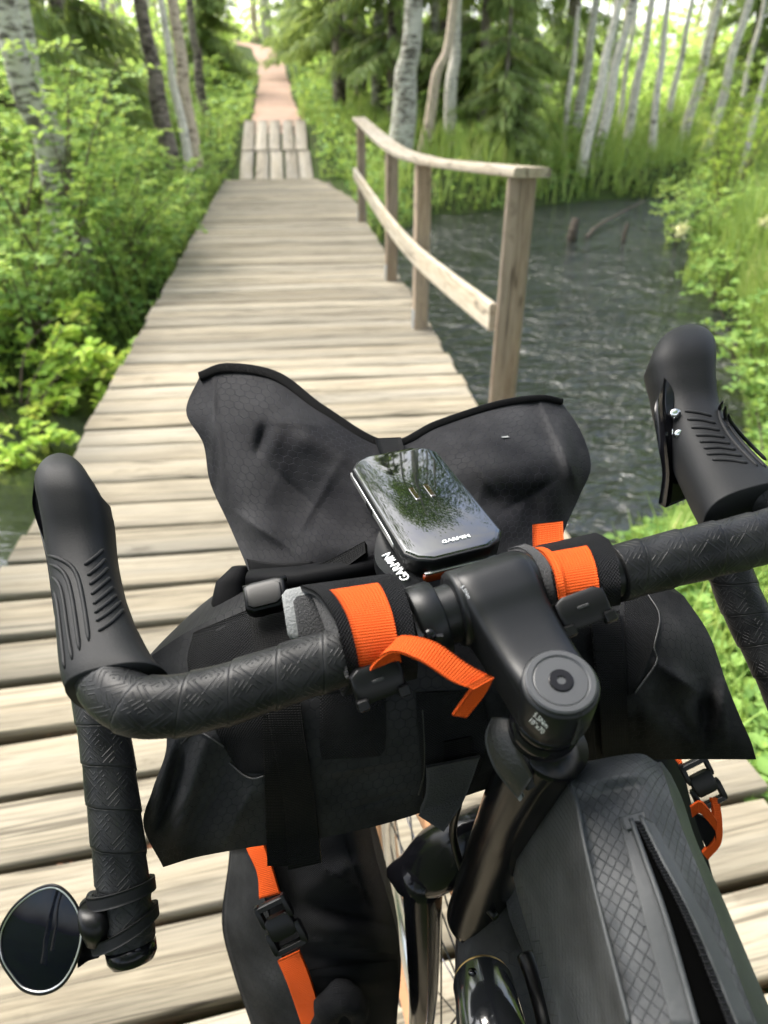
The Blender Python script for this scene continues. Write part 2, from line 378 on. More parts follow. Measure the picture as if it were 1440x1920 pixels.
def mk_gridbag(name, col, rough, sc, asp, line=.09, dark=.15, strength=.6):
    t = NT(name); uv = t.uv(); x, y, _ = t.sep(uv)
    a = t.M('ABSOLUTE', t.M('SUBTRACT', t.M('FRACT', t.M('DIVIDE', t.M('ADD', x, t.M('MULTIPLY', y, asp)), sc)), .5))
    b = t.M('ABSOLUTE', t.M('SUBTRACT', t.M('FRACT', t.M('DIVIDE', t.M('SUBTRACT', x, t.M('MULTIPLY', y, asp)), sc)), .5))
    l = t.M('MULTIPLY', t.M('SUBTRACT', t.M('MAXIMUM', a, b), .5-line), 1/line, clamp=True)
    fade = t.ramp(t.noise(t.coord('Object'), 22, 3), [(.3, .35), (.62, 1.)])
    l2 = t.M('MULTIPLY', l, fade); nz = t.noise(t.coord('Object'), 600, 3)
    c = t.mix(t.M('MULTIPLY', l2, 1-dark), dirt(t, col, .5, 25), tuple(q*.4 for q in col))
    return t.fin(c, rough, 0, t.bump(t.M('ADD', t.M('MULTIPLY', l2, -1.), t.M('MULTIPLY', nz, .2)), strength, .0006), .3)
MAT['grid'] = mk_gridbag('diamond_ripstop', (.0155, .017, .0188), .6, .0060, .9)
MAT['weld'] = plain('welded_tape', (.0185, .0205, .022), .6, nz=(.0003, 300), cvar=.25)

def mk_wood(name, light, dark, grey, axis=0):
    t = NT(name); co = t.coord('Object'); oi = t.new('ShaderNodeObjectInfo').outputs['Random']
    sh = t.V('ADD', co, t.comb(t.M('MULTIPLY', oi, 37.), t.M('MULTIPLY', oi, 91.), t.M('MULTIPLY', oi, 13.)))
    s = [40, 40, 40]; s[axis] = 3.2
    s2 = [7, 7, 7]; s2[axis] = .9
    g = t.noise(t.scale(sh, s), 1.6, 5, .7, .6); big = t.noise(t.scale(sh, s2), 1.0, 5, .6, .4); sp = t.noise(sh, 9, 5, .7)
    s3 = [160, 160, 160]; s3[axis] = 8.
    fib = t.noise(t.scale(sh, s3), 1., 3, .6)
    c = t.mix(t.ramp(g, [(.3, 0.), (.7, 1.)]), dark, light)
    c = t.mix(t.ramp(big, [(.38, 0.), (.68, .85)]), c, grey)
    c = t.mix(t.M('MULTIPLY', t.ramp(fib, [(.52, 0.), (.68, 1.)]), .45), c, tuple(x*.4 for x in dark))
    c = t.mix(t.M('MULTIPLY', t.ramp(sp, [(.60, 0.), (.73, 1.)]), .55), c, tuple(x*.45 for x in dark))
    vo = t.new('ShaderNodeTexVoronoi'); s4 = [5, 5, 5]; s4[axis] = 2.2; t.put(vo.inputs['Vector'], t.scale(sh, s4)); vo.inputs['Scale'].default_value = 1.
    c = t.mix(t.M('MULTIPLY', t.ramp(vo.outputs['Distance'], [(.02, 1.), (.10, 0.)]), .6), c, tuple(x*.35 for x in dark))
    s5 = [13, 13, 13]; s5[axis] = .7; ck = t.M('ABSOLUTE', t.M('SUBTRACT', t.noise(t.scale(sh, s5), 1., 2, .5, .3), .5)); c = t.mix(t.M('MULTIPLY', t.ramp(ck, [(.004, 1.), (.013, 0.)]), .7), c, tuple(x*.3 for x in dark))
    hv = t.M('MULTIPLY_ADD', oi, .46, .76); c = t.mix(1., c, t.comb(hv, hv, hv), 'MULTIPLY')
    return t.fin(c, .82, 0, t.bump(t.M('ADD', g, t.M('MULTIPLY', fib, .8)), .8, .002), .25)
MAT['plank'] = mk_wood('weathered_plank_wood', (.318, .274, .194), (.132, .107, .073), (.23, .211, .17))
MAT['plank_y'] = mk_wood('weathered_walkway_wood', (.34, .30, .235), (.2, .17, .125), (.28, .26, .225), 1)
MAT['post'] = mk_wood('weathered_post_wood', (.37, .285, .20), (.15, .10, .066), (.29, .25, .20), 2)
MAT['rail'] = mk_wood('weathered_rail_wood', (.43, .375, .285), (.25, .20, .14), (.35, .32, .265), 1)
MAT['beam'] = plain('old_beam_wood', (.07, .055, .04), .9, nz=(.004, 40), cvar=.4)
MAT['zinc'] = plain('galvanised_bracket', (.33, .37, .4), .45, .7, cvar=.2)

def mk_leaf(name, stops, trans=.45, rough=.65, gain_=2.2):
    t = NT(name); a = t.new('ShaderNodeAttribute', attribute_name='rnd').outputs['Fac']
    oi = t.new('ShaderNodeObjectInfo').outputs['Random']
    stops = [(p_, tuple(x*gain_ for x in c_)) for p_, c_ in stops]
    c = t.ramp(t.M('MULTIPLY_ADD', oi, .16, t.M('MULTIPLY', a, .86)), stops)
    t.fin(c, rough, 0, None, .35)
    tr = t.new('ShaderNodeBsdfTranslucent'); t.put(tr.inputs[0], t.mix(.4, c, (.44, .50, .09), 'MIX'))
    ms = t.new('ShaderNodeMixShader'); ms.inputs[0].default_value = trans
    t.l.new(t.b.outputs[0], ms.inputs[1]); t.l.new(tr.outputs[0], ms.inputs[2]); t.l.new(ms.outputs[0], t.out.inputs[0]); return t.m
MAT['leaf'] = mk_leaf('shrub_leaf', [(0, (.05, .10, .026)), (.4, (.085, .155, .038)), (.75, (.135, .21, .048)), (1, (.22, .275, .06))], .45)
MAT['leaf_y'] = mk_leaf('yellow_green_leaf', [(0, (.06, .12, .018)), (.4, (.13, .22, .03)), (.75, (.21, .29, .04)), (1, (.32, .33, .055))], .5)
MAT['leaf_tree'] = mk_leaf('tree_leaf', [(0, (.03, .07, .015)), (.5, (.055, .12, .022)), (1, (.10, .17, .03))], .4)
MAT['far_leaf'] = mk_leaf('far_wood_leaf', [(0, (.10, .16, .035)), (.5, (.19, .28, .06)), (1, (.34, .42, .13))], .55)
MAT['grass'] = mk_leaf('bank_grass', [(0, (.07, .112, .027)), (.5, (.122, .178, .043)), (.85, (.18, .23, .062)), (1, (.36, .32, .15))], .42)
MAT['needle'] = mk_leaf('spruce_needle', [(0, (.065, .095, .032)), (.6, (.105, .145, .048)), (1, (.18, .21, .075))], .42)
MAT['litter'] = mk_leaf('dead_leaf', [(0, (.10, .035, .02)), (.5, (.2, .075, .045)), (1, (.28, .15, .09))], .15)
MAT['yellow_leaf'] = plain('yellow_fallen_leaf', (.75, .42, .04), .6, cvar=.2)
MAT['petal'] = plain('pale_yellow_petal', (.75, .72, .38), .6, cvar=.15)
MAT['stem_green'] = plain('green_stem', (.07, .12, .03), .6, cvar=.3)
MAT['twig'] = plain('brown_twig', (.09, .06, .045), .8, nz=(.001, 200), cvar=.4)
def mk_birch(name, white, mark, thr):
    t = NT(name); co = t.coord('Object'); oi = t.new('ShaderNodeObjectInfo').outputs['Random']
    co = t.V('ADD', co, t.comb(t.M('MULTIPLY', oi, 9.), 0., t.M('MULTIPLY', oi, 31.)))
    a = t.noise(t.scale(co, (6, 6, 22)), 1.3, 4, .65); b = t.noise(t.scale(co, (2.2, 2.2, 1.6)), 1., 5, .65); c2 = t.noise(co, 14, 4)
    f = t.M('ADD', a, t.M('MULTIPLY', t.M('SUBTRACT', b, .5), .8))
    c = t.mix(t.ramp(c2, [(.35, 0.), (.65, 1.)]), white, tuple(x*.72 for x in white))
    c = t.mix(t.ramp(f, [(thr, 0.), (thr+.12, 1.)]), c, mark)
    return t.fin(c, .8, 0, t.bump(f, .6, .01), .2)
MAT['birch'] = mk_birch('birch_bark', (.68, .64, .55), (.06, .05, .04), .58)
MAT['birch_grey'] = mk_birch('mossy_birch_bark', (.50, .485, .41), (.10, .09, .072), .53)
MAT['birch_warm'] = mk_birch('peeling_birch_bark', (.58, .48, .37), (.10, .07, .05), .58)
MAT['spruce_bark'] = mk_birch('spruce_bark', (.26, .225, .19), (.05, .04, .035), .5)
def mk_ground():
    t = NT('forest_soil'); co = t.coord('Object'); a = t.noise(co, 1.6, 5, .6); b = t.noise(co, 14, 5, .7)
    c = t.mix(t.ramp(a, [(.35, 0.), (.65, 1.)]), (.05, .085, .02), (.035, .05, .016)); c = t.mix(t.ramp(b, [(.5, 0.), (.7, .8)]), c, (.06, .045, .028))
    return t.fin(c, .95, 0, t.bump(b, .8, .04), .1)
MAT['ground'] = mk_ground()
def mk_path():
    t = NT('trodden_path'); co = t.coord('Object'); a = t.noise(co, 1.2, 4, .6); b = t.noise(co, 40, 5, .75)
    c = t.mix(t.ramp(a, [(.3, 0.), (.7, 1.)]), (.40, .27, .21), (.30, .21, .165)); c = t.mix(t.ramp(b, [(.5, 0.), (.75, .7)]), c, (.17, .12, .09))
    return t.fin(c, .95, 0, t.bump(b, .7, .02), .1)
MAT['path'] = mk_path()
def mk_water():
    t = NT('stream_water'); co = t.coord('Object')
    a = t.noise(t.scale(co, (2.6, 4.6, 1)), 1., 4, .6, .8); b = t.noise(t.scale(co, (9, 15, 1)), 1., 3, .55, .5); big = t.noise(co, .5, 3)
    h = t.M('ADD', t.M('MULTIPLY', a, 1.), t.M('MULTIPLY', b, .4)); h = t.M('MULTIPLY', h, t.ramp(big, [(.35, .45), (.65, 1.)])); h = t.M('MULTIPLY', h, t.ramp(t.M('MULTIPLY_ADD', t.sep(co)[0], .4, .55), [(.1, .08), (.8, 1.)]))
    c = t.mix(t.noise(co, 1.1, 4), (.006, .009, .007), (.015, .018, .012))
    return t.fin(c, .05, 0, t.bump(h, 1., .16), .6)
MAT['water'] = mk_water()

# ------------------------------------------------------------------ terrain, water, path
WATER_Z = -.5
POLY = np.array([(7.5, 14.2), (5.1, 13.6), (3, 12.6), (2.1, 12.3), (1.3, 10.3), (.2, 8.2), (-.8, 6.0), (-2.4, 4.9), (-7, 5.0), (-16, 6), (-16, 3), (-6, 2.4), (-2, 2.1), (-.9, 2.0), (.6, 2.1),
                 (1.2, 2.6), (1.85, 3.0), (2.2, 3.1), (2.6, 4), (3.3, 5.4), (4.0, 6.7), (3.85, 7.5), (4.6, 8.8), (5.5, 10.5), (7.2, 12.1), (16, 13.5), (16, 16.5)], float)
def poly_sd(x, y):
    x = np.asarray(x, float); y = np.asarray(y, float); ins = np.zeros(x.shape, bool); dm = np.full(x.shape, 1e9)
    for i in range(len(POLY)):
        (x0, y0), (x1, y1) = POLY[i-1], POLY[i]
        c = ((y0 > y) != (y1 > y)) & (x < (x1-x0)*(y-y0)/(y1-y0+1e-12)+x0); ins ^= c
        dx, dy = x1-x0, y1-y0; t = np.clip(((x-x0)*dx+(y-y0)*dy)/(dx*dx+dy*dy), 0, 1)
        dm = np.minimum(dm, np.hypot(x-x0-t*dx, y-y0-t*dy))
    return np.where(ins, -dm, dm)
def sst(a, b, v): t = np.clip((v-a)/(b-a), 0, 1); return t*t*(3-2*t)
def hz(x, y):
    x = np.asarray(x, float); y = np.asarray(y, float)
    mid = np.interp(y, [-20, 12.4, 14, 16, 20, 25, 30, 36, 50, 90], [-.13, -.12, .12, .52, .85, 1.27, 1.8, 2.45, 3.6, 5.5])
    rgt = np.interp(y, [-20, 12, 16, 25, 40, 90], [-.13, -.2, .0, .35, 1.5, 4.5])
    lft = np.interp(y, [-20, 9, 12, 20, 40, 90], [-.13, -.1, .0, .65, 2.3, 5])
    b = mid+(rgt-mid)*sst(1.0, 5, x)+(lft-mid)*sst(1.5, 6, -x)
    b = b+.05*np.sin(x*1.7+y*.9)*np.sin(y*1.3-x*.6)*sst(.9, 2.2, np.abs(x+.1))
    d = poly_sd(x, y)
    s = sst(-.05, .55, d)
    return np.where(d > 0, b*s+(WATER_Z-.02)*(1-s), WATER_Z-.04-np.minimum(.45, -d*.5))
gx = np.concatenate([np.linspace(-120, -16, 16), np.linspace(-15, -4, 30), np.linspace(-3.8, 6, 80), np.linspace(6.2, 16, 30), np.linspace(17, 120, 16)])
gy = np.concatenate([np.linspace(-60, -5, 12), np.linspace(-4, 16, 130), np.linspace(16.4, 40, 40), np.linspace(42, 150, 18)])
GX, GY = np.meshgrid(gx, gy); GZ = hz(GX, GY)
g = link('ground', mesh_np('ground', np.stack([GX, GY, GZ], -1).reshape(-1, 3), [grid_faces(len(gy), len(gx))]), MAT['ground']); tag(g, kind='structure')
wx = np.linspace(-18, 18, 60); wy = np.linspace(1.0, 18, 30); WX, WY = np.meshgrid(wx, wy)
w = link('water', mesh_np('water', np.stack([WX, WY, np.full_like(WX, WATER_Z)], -1).reshape(-1, 3), [grid_faces(30, 60)]), MAT['water']); tag(w, kind='structure')
py = np.linspace(15.6, 60, 90); pcx = np.interp(py, [15, 16, 25, 30, 36, 45, 60], [-.17, -.17, -.25, -.35, -.75, -3.2, -9.0]); hw = np.interp(py, [15, 17, 22, 30, 40], [.55, .52, .46, .45, .45])
PV = []
for i, yy in enumerate(py):
    for s in np.linspace(-1, 1, 9):
        e = hw[i]*(1+(.05*math.sin(yy*1.1+(3 if s < 0 else 0))+.04*math.sin(yy*4.7+s))*abs(s)); xx = pcx[i]+s*e
        PV.append((xx, yy, float(hz(xx, yy))+.03*(1-s**4)-.012*abs(s)+.006))
pth = link('path', mesh_np('path', np.array(PV), [grid_faces(90, 9)]), MAT['path']); tag(pth, kind='structure')

# ------------------------------------------------------------------ footbridge, walkway, railing
def plank_mesh(name, L, W, T, seed, axis=0):
    r = np.random.default_rng(seed); n = 7; b = .004
    prof = np.array([(-W/2, -T), (-W/2, -b), (-W/2+b, 0), (W/2-b, 0), (W/2, -b), (W/2, -T)])
    xs = np.linspace(-L/2, L/2, n); V = []
    for i, x in enumerate(xs):
        j = r.normal(0, .0013, 2); cup = .002*r.normal()
        for (a, z) in prof:
            V.append((x, a+j[0]+(.0012*r.normal()), z+j[1]+cup*abs(a)/W))
    V = np.array(V)
    if axis: V = V[:, [1, 0, 2]]
    k = len(prof); F = []
    for i in range(n-1):
        for q in range(k): F.append((i*k+q, i*k+(q+1) % k, (i+1)*k+(q+1) % k, (i+1)*k+q))
    caps = [tuple(range(k)), tuple(range((n-1)*k, n*k))[::-1]]
    me = mesh_np(name, V, [np.array(F), np.array(caps)], smooth=False); return me
bridge = thing('footbridge', 'weathered grey plank footbridge deck crossing the dark stream', 'footbridge', (0, 6, 0))
pvar = [plank_mesh('plank_%d' % i, 1.0, .148, .042, 50+i) for i in range(8)]
for m in pvar: m.materials.append(MAT['plank'])
y = .12; k = 0; prng = random.Random(3)
while y < 12.75:
    ang = float(np.interp(y, [1.1, 1.35, 1.65, 1.95, 2.3], [6.8, 6.4, 4, 1.2, 0]))
    right = float(np.interp(y, [0, 1.4, 2.5, 10.5, 12.0, 12.8], [.93, .92, .81, .80, .55, .42])); left = float(np.interp(y, [0, 1.4, 2.5, 10.5, 12.8], [-.98, -.96, -.92, -.95, -.95]))
    right += prng.uniform(-.012, .012); left += prng.uniform(-.012, .012)
    o = link('plank', pvar[k % 8], None, bridge)
    o.location = (Vector(((left+right)/2, y, prng.uniform(-.003, .003))) - bridge.location)
    o.scale = ((right-left) * (1 if k % 3 else -1) if False else (right-left), prng.uniform(.98, 1.02)*float(np.interp(y, [1.3, 2.4], [1., 1.075])), 1); o.rotation_euler = (prng.uniform(-.008, .008), prng.uniform(-.003, .003), math.radians(ang+prng.uniform(-.25, .25)))
    y += .1745+prng.uniform(-.004, .004); k += 1
for bx in (-.72, -.05, .6):
    V, F, uv = box_np((bx, 6.4, -.13), (.05, 0, 0), (0, 0, .08), (0, 6.35, 0), .02)
    add('beam', (V, F, uv), MAT['beam'], bridge)
walk = thing('plank_walkway', 'narrow walkway of lengthwise planks rising from bridge end to dirt path', 'walkway', (-.17, 14.5, 0))
lv = [plank_mesh('lengthwise_plank_%d' % i, 1.0, .198, .04, 90+i, 1) for i in range(4)]
for m in lv: m.materials.append(MAT['plank_y'])
for seg, (y0, y1, z0, z1, sk) in enumerate([(12.9, 14.45, -.01, .27, .05), (14.5, 16.3, .285, .66, -.03)]):
    for j in range(5):
        xx = -.64+j*.235+prng.uniform(-.012, .012)-(.02 if seg else 0); L = math.hypot(y1-y0, z1-z0)
        o = link('plank', lv[(j+seg) % 4], None, walk); o.location = Vector((xx, (y0+y1)/2, (z0+z1)/2))-walk.location
        o.scale = (1, L, 1); o.rotation_euler = (math.atan2(z1-z0, y1-y0), 0, prng.uniform(-.015, .015)+sk*(j-2)*.12*(1 if seg else .3))

rail = thing('railing', 'wooden railing with four posts along the right edge of the footbridge', 'railing', (.75, 5.8, 0))
POSTS = [(.755, 8.6, .95, .042, 0), (.725, 5.83, .885, .042, 0), (.74, 4.54, .905, .043, 0), (.838, 2.97, 1.0, .053, .012)]
for i, (px_, py_, h, s, ln) in enumerate(POSTS):
    z0 = -.004 if i < 3 else -.28
    o = add('post', box_np((0, 0, (h+z0)/2), (s, 0, 0), (0, s, 0), (0, 0, (h-z0)/2), .03), MAT['post'], rail, auto=40)
    o.location = Vector((px_, py_, 0))-rail.location; o.rotation_euler = (prng.uniform(-.01, .01), ln, .05 if i < 3 else -.25)
    if i < 3:
        b = add('bracket', box_np((0, 0, .055), (s+.004, 0, 0), (0, .03, 0), (0, 0, .055), .03), MAT['zinc'], rail, auto=40); b.location = o.location; b.rotation_euler = (0, 0, .05)
def board(name, pts, wv, tv, mat):
    P = cat(np.array(pts, float), 40); n = len(P); W = np.broadcast_to(np.array(wv, float), (n, 3)); T = np.broadcast_to(np.array(tv, float), (n, 3))
    return add(name, loft_np(P, W, T, ex=9, seg=24), mat, rail, auto=40)
zt = .018
board('top_rail', [(.75, 8.78, .945+zt), (.725, 5.9, .882+zt), (.742, 4.54, .907+zt), (.79, 3.7, .95+zt), (.858, 2.87, 1.0+zt)], (.068, 0, 0), (0, 0, zt-.001), MAT['rail'])
board('lower_rail', [(.696, 8.75, .455), (.668, 5.83, .450), (.684, 4.54, .449), (.728, 3.75, .458), (.782, 2.99, .475)], (.016, 0, 0), (0, 0, .055), MAT['rail'])

# ------------------------------------------------------------------ vegetation builders
def leaves_np(pos, d, nrm, L, W, r, oval=True):
    """leaf blades: pos base (n,3), d direction, nrm normal, L length, W half width"""
    n = len(pos); d = unit(d); s = unit(np.cross(d, nrm)); u = np.cross(s, d); L = L[:, None]; W = W[:, None]
    if oval:
        V = np.stack([pos, pos+d*L*.3+s*W*.85+u*W*.35, pos+d*L*.68+s*W*.8+u*W*.3, pos+d*L-u*L*.12, pos+d*L*.68-s*W*.8+u*W*.3, pos+d*L*.3-s*W*.85+u*W*.35], 1)
        i = np.arange(n)[:, None]*6; F = [np.concatenate([i+[[0, 1, 2, 3]], i+[[0, 3, 4, 5]]])]; k = 6
    else:
        V = np.stack([pos, pos+d*L*.45+s*W+u*W*.3, pos+d*L, pos+d*L*.45-s*W+u*W*.3], 1)
        i = np.arange(n)[:, None]*4; F = [i+[[0, 1, 2, 3]]]; k = 4
    return V.reshape(-1, 3), F, np.repeat(r, k)
def rdir(n, r): return unit(r.normal(size=(n, 3)))
def shrub_meshes(seed, H, spread, nst, ntw, nlf, leaf, droop=.25, lo=.25):
    """stems and leaves of one shrub standing at the origin"""
    r = np.random.default_rng(seed); parts = []; P, D, N, R = [], [], [], []
    for s in range(nst):
        a = r.random()*2*np.pi; sp = spread*(.35+.65*r.random()); h = H*(.65+.35*r.random())
        top = np.array([math.cos(a)*sp, math.sin(a)*sp, h]); mid = top*np.array([.35, .35, .55])+r.normal(0, .05*H, 3)
        st = cat(np.array([[0, 0, -.05], mid, top])+np.array([math.cos(a), math.sin(a), 0])*.05, 14)
        parts.append(tube_np(st, np.linspace(.006+.004*H, .002, 14), 6, ref=(1, .3, .2), caps=False))
        for t in range(ntw):
            f = lo+(1-lo)*r.random(); b = st[int(f*13)]; td = unit(np.array([math.cos(a+r.normal()*1.2), math.sin(a+r.normal()*1.2), .35+.4*r.normal()])); tl = H*(.12+.2*r.random())
            tw = b+np.linspace(0, 1, 6)[:, None]*td*tl+np.array([0, 0, -droop*tl])*np.linspace(0, 1, 6)[:, None]**2
            parts.append(tube_np(tw, .0016, 4, ref=(.2, 1, .3), caps=False))
            q = np.linspace(.1, 1, nlf); pp = np.stack([np.interp(q, np.linspace(0, 1, 6), tw[:, i]) for i in range(3)], 1)
            side = np.where(np.arange(nlf) % 2, 1., -1.)[:, None]*unit(np.cross(td, UP))
            dd = side*1.0+td*.6+r.normal(0, .35, (nlf, 3)); P.append(pp); D.append(dd); N.append(UP+r.normal(0, .35, (nlf, 3))); R.append(np.clip(.25+.5*r.random()+.18*r.normal(size=nlf)+.12*(pp[:, 2]/H), 0, 1))
    P, D, N, R = map(np.concatenate, (P, D, N, R)); n = len(P)
    L = leaf*(.65+.7*r.random(n)); V, F, rr = leaves_np(P, D, N, L, L*(.30+.06*r.random(n)), R)
    lf = mesh_np('foliage', V, F, None, True, rr); V, F, uv = join_np(parts); st = mesh_np('stems', V, F, uv)
    return lf, st
def put_shrub(var, x, y, sc, rot, label, name='leafy_shrub', cat_='shrub', group=None, dz=0., mat=None):
    lf, st = var; t = thing(name, label, cat_, (x, y, float(hz(x, y))+dz), group); t.rotation_euler = (0, 0, rot); t.scale = (sc,)*3
    for nm, me in (('foliage', lf), ('stems', st)):
        o = bpy.data.objects.new(nm, me); COL.objects.link(o); o.parent = t
    return t
SH = []
for (seed, H, sp, nst, ntw, nlf, leaf, dr, m) in [(1, 1.0, .75, 9, 12, 11, .062, .3, 'leaf'), (2, 1.9, .8, 7, 17, 10, .07, .35, 'leaf'), (3, .75, .8, 11, 11, 11, .058, .5, 'leaf_y'), (4, .6, .5, 8, 8, 9, .05, .3, 'leaf'), (5, 2.6, 1.1, 9, 20, 11, .06, .4, 'leaf_y'), (6, 1.3, .9, 9, 14, 11, .055, .35, 'leaf')]:
    a, b = shrub_meshes(seed, H, sp, nst, ntw, nlf, leaf, dr); a.materials.append(MAT[m]); b.materials.append(MAT['twig']); SH.append((a, b))
def az(xpx, d):
    """ground position: photo column at eye level and distance"""
    v = FH*1+RT*((xpx-720)/1651.); v = v/np.linalg.norm(v[:2])*d; return float(v[0]), float(v[1])

# ------------------------------------------------------------------ trees
def crown_mesh(seed, n, rx, rz, leaf, mat, clumps=26):
    r = np.random.default_rng(seed); c = rdir(clumps, r)*np.cbrt(r.random((clumps, 1)))*np.array([rx, rx, rz]); k = r.integers(0, clumps, n)
    P = c[k]+r.normal(0, 1, (n, 3))*np.array([.34*rx*.5, .34*rx*.5, .2*rz*.5]); D = rdir(n, r)-np.array([0, 0, .5]); L = leaf*(.6+.8*r.random(n))
    V, F, rr = leaves_np(P, D, rdir(n, r), L, L*.36, np.clip(.5+.3*r.normal(size=n)+.15*(k % 3-1), 0, 1), False); me = mesh_np('crown', V, F, None, True, rr); me.materials.append(mat); return me
CROWN = [crown_mesh(20+i, 1300, 1.8, 3.2, .12, MAT['leaf_tree']) for i in range(3)]
def trunk_mesh(P, r0, r1, mat, seg=14, branches=0, seed=0):
    r = np.random.default_rng(seed); Q = cat(np.array(P, float), 26); Q[:, :2] += .02*np.stack([np.sin(np.arange(26)*.9+seed), np.cos(np.arange(26)*.7+seed*2)], 1)
    parts = [tube_np(Q, np.interp(np.linspace(0, 1, 26), [0, .04, .12, 1], [r0*1.45, r0*1.1, r0, r1]), seg, ref=(.3, 1, .1))]
    for b in range(branches):
        f = .55+.45*r.random(); s = Q[int(f*25)]; d = unit(np.array([r.normal(), r.normal(), .35])); l = .5+1.2*r.random()
        bp = s+np.linspace(0, 1, 7)[:, None]*d*l+np.linspace(0, 1, 7)[:, None]**2*np.array([0, 0, .25*l]); parts.append(tube_np(bp, np.linspace(.016, .004, 7), 5, ref=(.1, .2, 1), caps=False))
    V, F, uv = join_np(parts); me = mesh_np('trunk', V, F, uv); me.materials.append(mat); return me
def tree(xb, xt, d, dia, mat, label, group=None, hgt=12., name='birch_tree', k=[0]):
    k[0] += 1; x, y = az(xb, d); z = float(hz(x, y))
    # the column it reaches at the top of the picture fixes its lean
    x2, y2 = az(xb+(xt-xb)*1.0, d); zz = CAMH+d*math.tan(math.radians(4.4)); sx, sy = (x2-x)/(zz-z), (y2-y)/(zz-z)
    t = thing(name, label, 'tree', (x, y, z), group)
    pts = [(0, 0, -.25), (sx*(zz-z)*.5, sy*(zz-z)*.5, (zz-z)*.5), (sx*(zz-z), sy*(zz-z), zz-z), (sx*(zz-z)+sx*2.2, sy*(zz-z)+sy*2.2, hgt*.62), (sx*(zz-z)+sx*3.5, sy*(zz-z)+sy*3.5, hgt)]
    o = bpy.data.objects.new('trunk', trunk_mesh(pts, dia/2, dia*.12, MAT[mat], 16 if dia > .15 else 10, 5, k[0])); COL.objects.link(o); o.parent = t
    c = bpy.data.objects.new('crown', CROWN[k[0] % 3]); COL.objects.link(c); c.parent = t; c.location = (pts[-1][0], pts[-1][1], hgt*.80); c.rotation_euler = (0, 0, k[0]*1.3); s = .8+.25*((k[0]*37) % 10)/10; c.scale = (s, s, s*hgt/12.)
    return t
def spruce_mesh(seed, H, R, lo, n):
    r = np.random.default_rng(seed); P, D, N, L = [], [], [], []; parts = [tube_np(np.array([[0, 0, z] for z in np.linspace(-.2, H, 12)]), np.linspace(.15, .02, 12)*H/10, 10, ref=(1, 0, 0))]
    for b in range(n):
        z = lo+(H-lo)*(r.random()**1.25); rad = R*(1-(z-lo)/(H-lo))**.8*(.7+.4*r.random())+.15; a = r.random()*2*np.pi; d = np.array([math.cos(a), math.sin(a), 0])
        q = np.linspace(.12, 1, 15); bp = np.array([0, 0, z])+d*rad*q[:, None]+np.array([0, 0, -.42*rad])*q[:, None]**1.5+np.array([0, 0, .10*rad])*(q[:, None]**4)
        parts.append(tube_np(bp[::3], np.linspace(.012, .003, 5), 4, ref=(0, 0, 1), caps=False))
        for s in (-1, 1):
            sd = unit(np.cross(d, UP))*s; m = 3
            for j in range(m):
                P.append(bp+sd*.02*j+np.array([0, 0, -.03*j])); D.append(sd*(.8-.25*j)+d*.55+np.array([0, 0, -.5-.35*j])+r.normal(0, .16, (15, 3))); N.append(np.broadcast_to(UP, (15, 3))+r.normal(0, .4, (15, 3))); L.append(.34*rad**.5*(1.05-.65*q)*(.7+.6*r.random(15)))
    P, D, N, L = map(np.concatenate, (P, D, N, L)); V, F, rr = leaves_np(P, D, N, L, L*.10, np.clip(.45+.3*r.normal(size=len(P)), 0, 1), False)
    c = mesh_np('crown', V, F, None, True, rr); c.materials.append(MAT['needle']); V, F, uv = join_np(parts); tm = mesh_np('trunk', V, F, uv); tm.materials.append(MAT['spruce_bark']); return c, tm
SPR = [spruce_mesh(31, 10, 1.7, 1.6, 95), spruce_mesh(32, 8, 1.6, .9, 95), spruce_mesh(33, 4.5, 1.2, .15, 90)]
def spruce(v, xb, d, sc, rot, label, group=None):
    x, y = az(xb, d); t = thing('spruce_tree', label, 'tree', (x, y, float(hz(x, y))), group); t.rotation_euler = (0, 0, rot); t.scale = (sc,)*3
    for nm, me in zip(('crown', 'trunk'), SPR[v]):
        o = bpy.data.objects.new(nm, me); COL.objects.link(o); o.parent = t
    return t
# left side
tree(98, 38, 6.6, .25, 'birch_grey', 'thick mottled birch trunk leaning left, nearest tree at the left edge', hgt=11)
tree(88, 66, 8.6, .17, 'birch_grey', 'grey birch trunk just behind the thick leaning birch on the left')
tree(22, 4, 11, .26, 'spruce_bark', 'dark trunk at the far left edge of the picture', name='spruce_tree')
tree(340, 318, 11.5, .125, 'birch', 'slim white birch trunk left of the walkway, in front of a brownish trunk')
tree(349, 341, 12.2, .21, 'birch_warm', 'brownish straight trunk right beside the slim white birch')
tree(304, 284, 13, .27, 'spruce_bark', 'dark grey conifer trunk left of the slim white birch', name='spruce_tree')
tree(378, 372, 16.5, .18, 'spruce_bark', 'dark trunk half hidden behind the brownish trunk left of the path', name='spruce_tree')
tree(222, 214, 17, .14, 'birch', 'thin pale trunk between the leaning birch and the dark conifer trunk')
tree(150, 142, 20, .2, 'spruce_bark', 'distant dark trunk behind the leafy saplings on the left', name='spruce_tree')
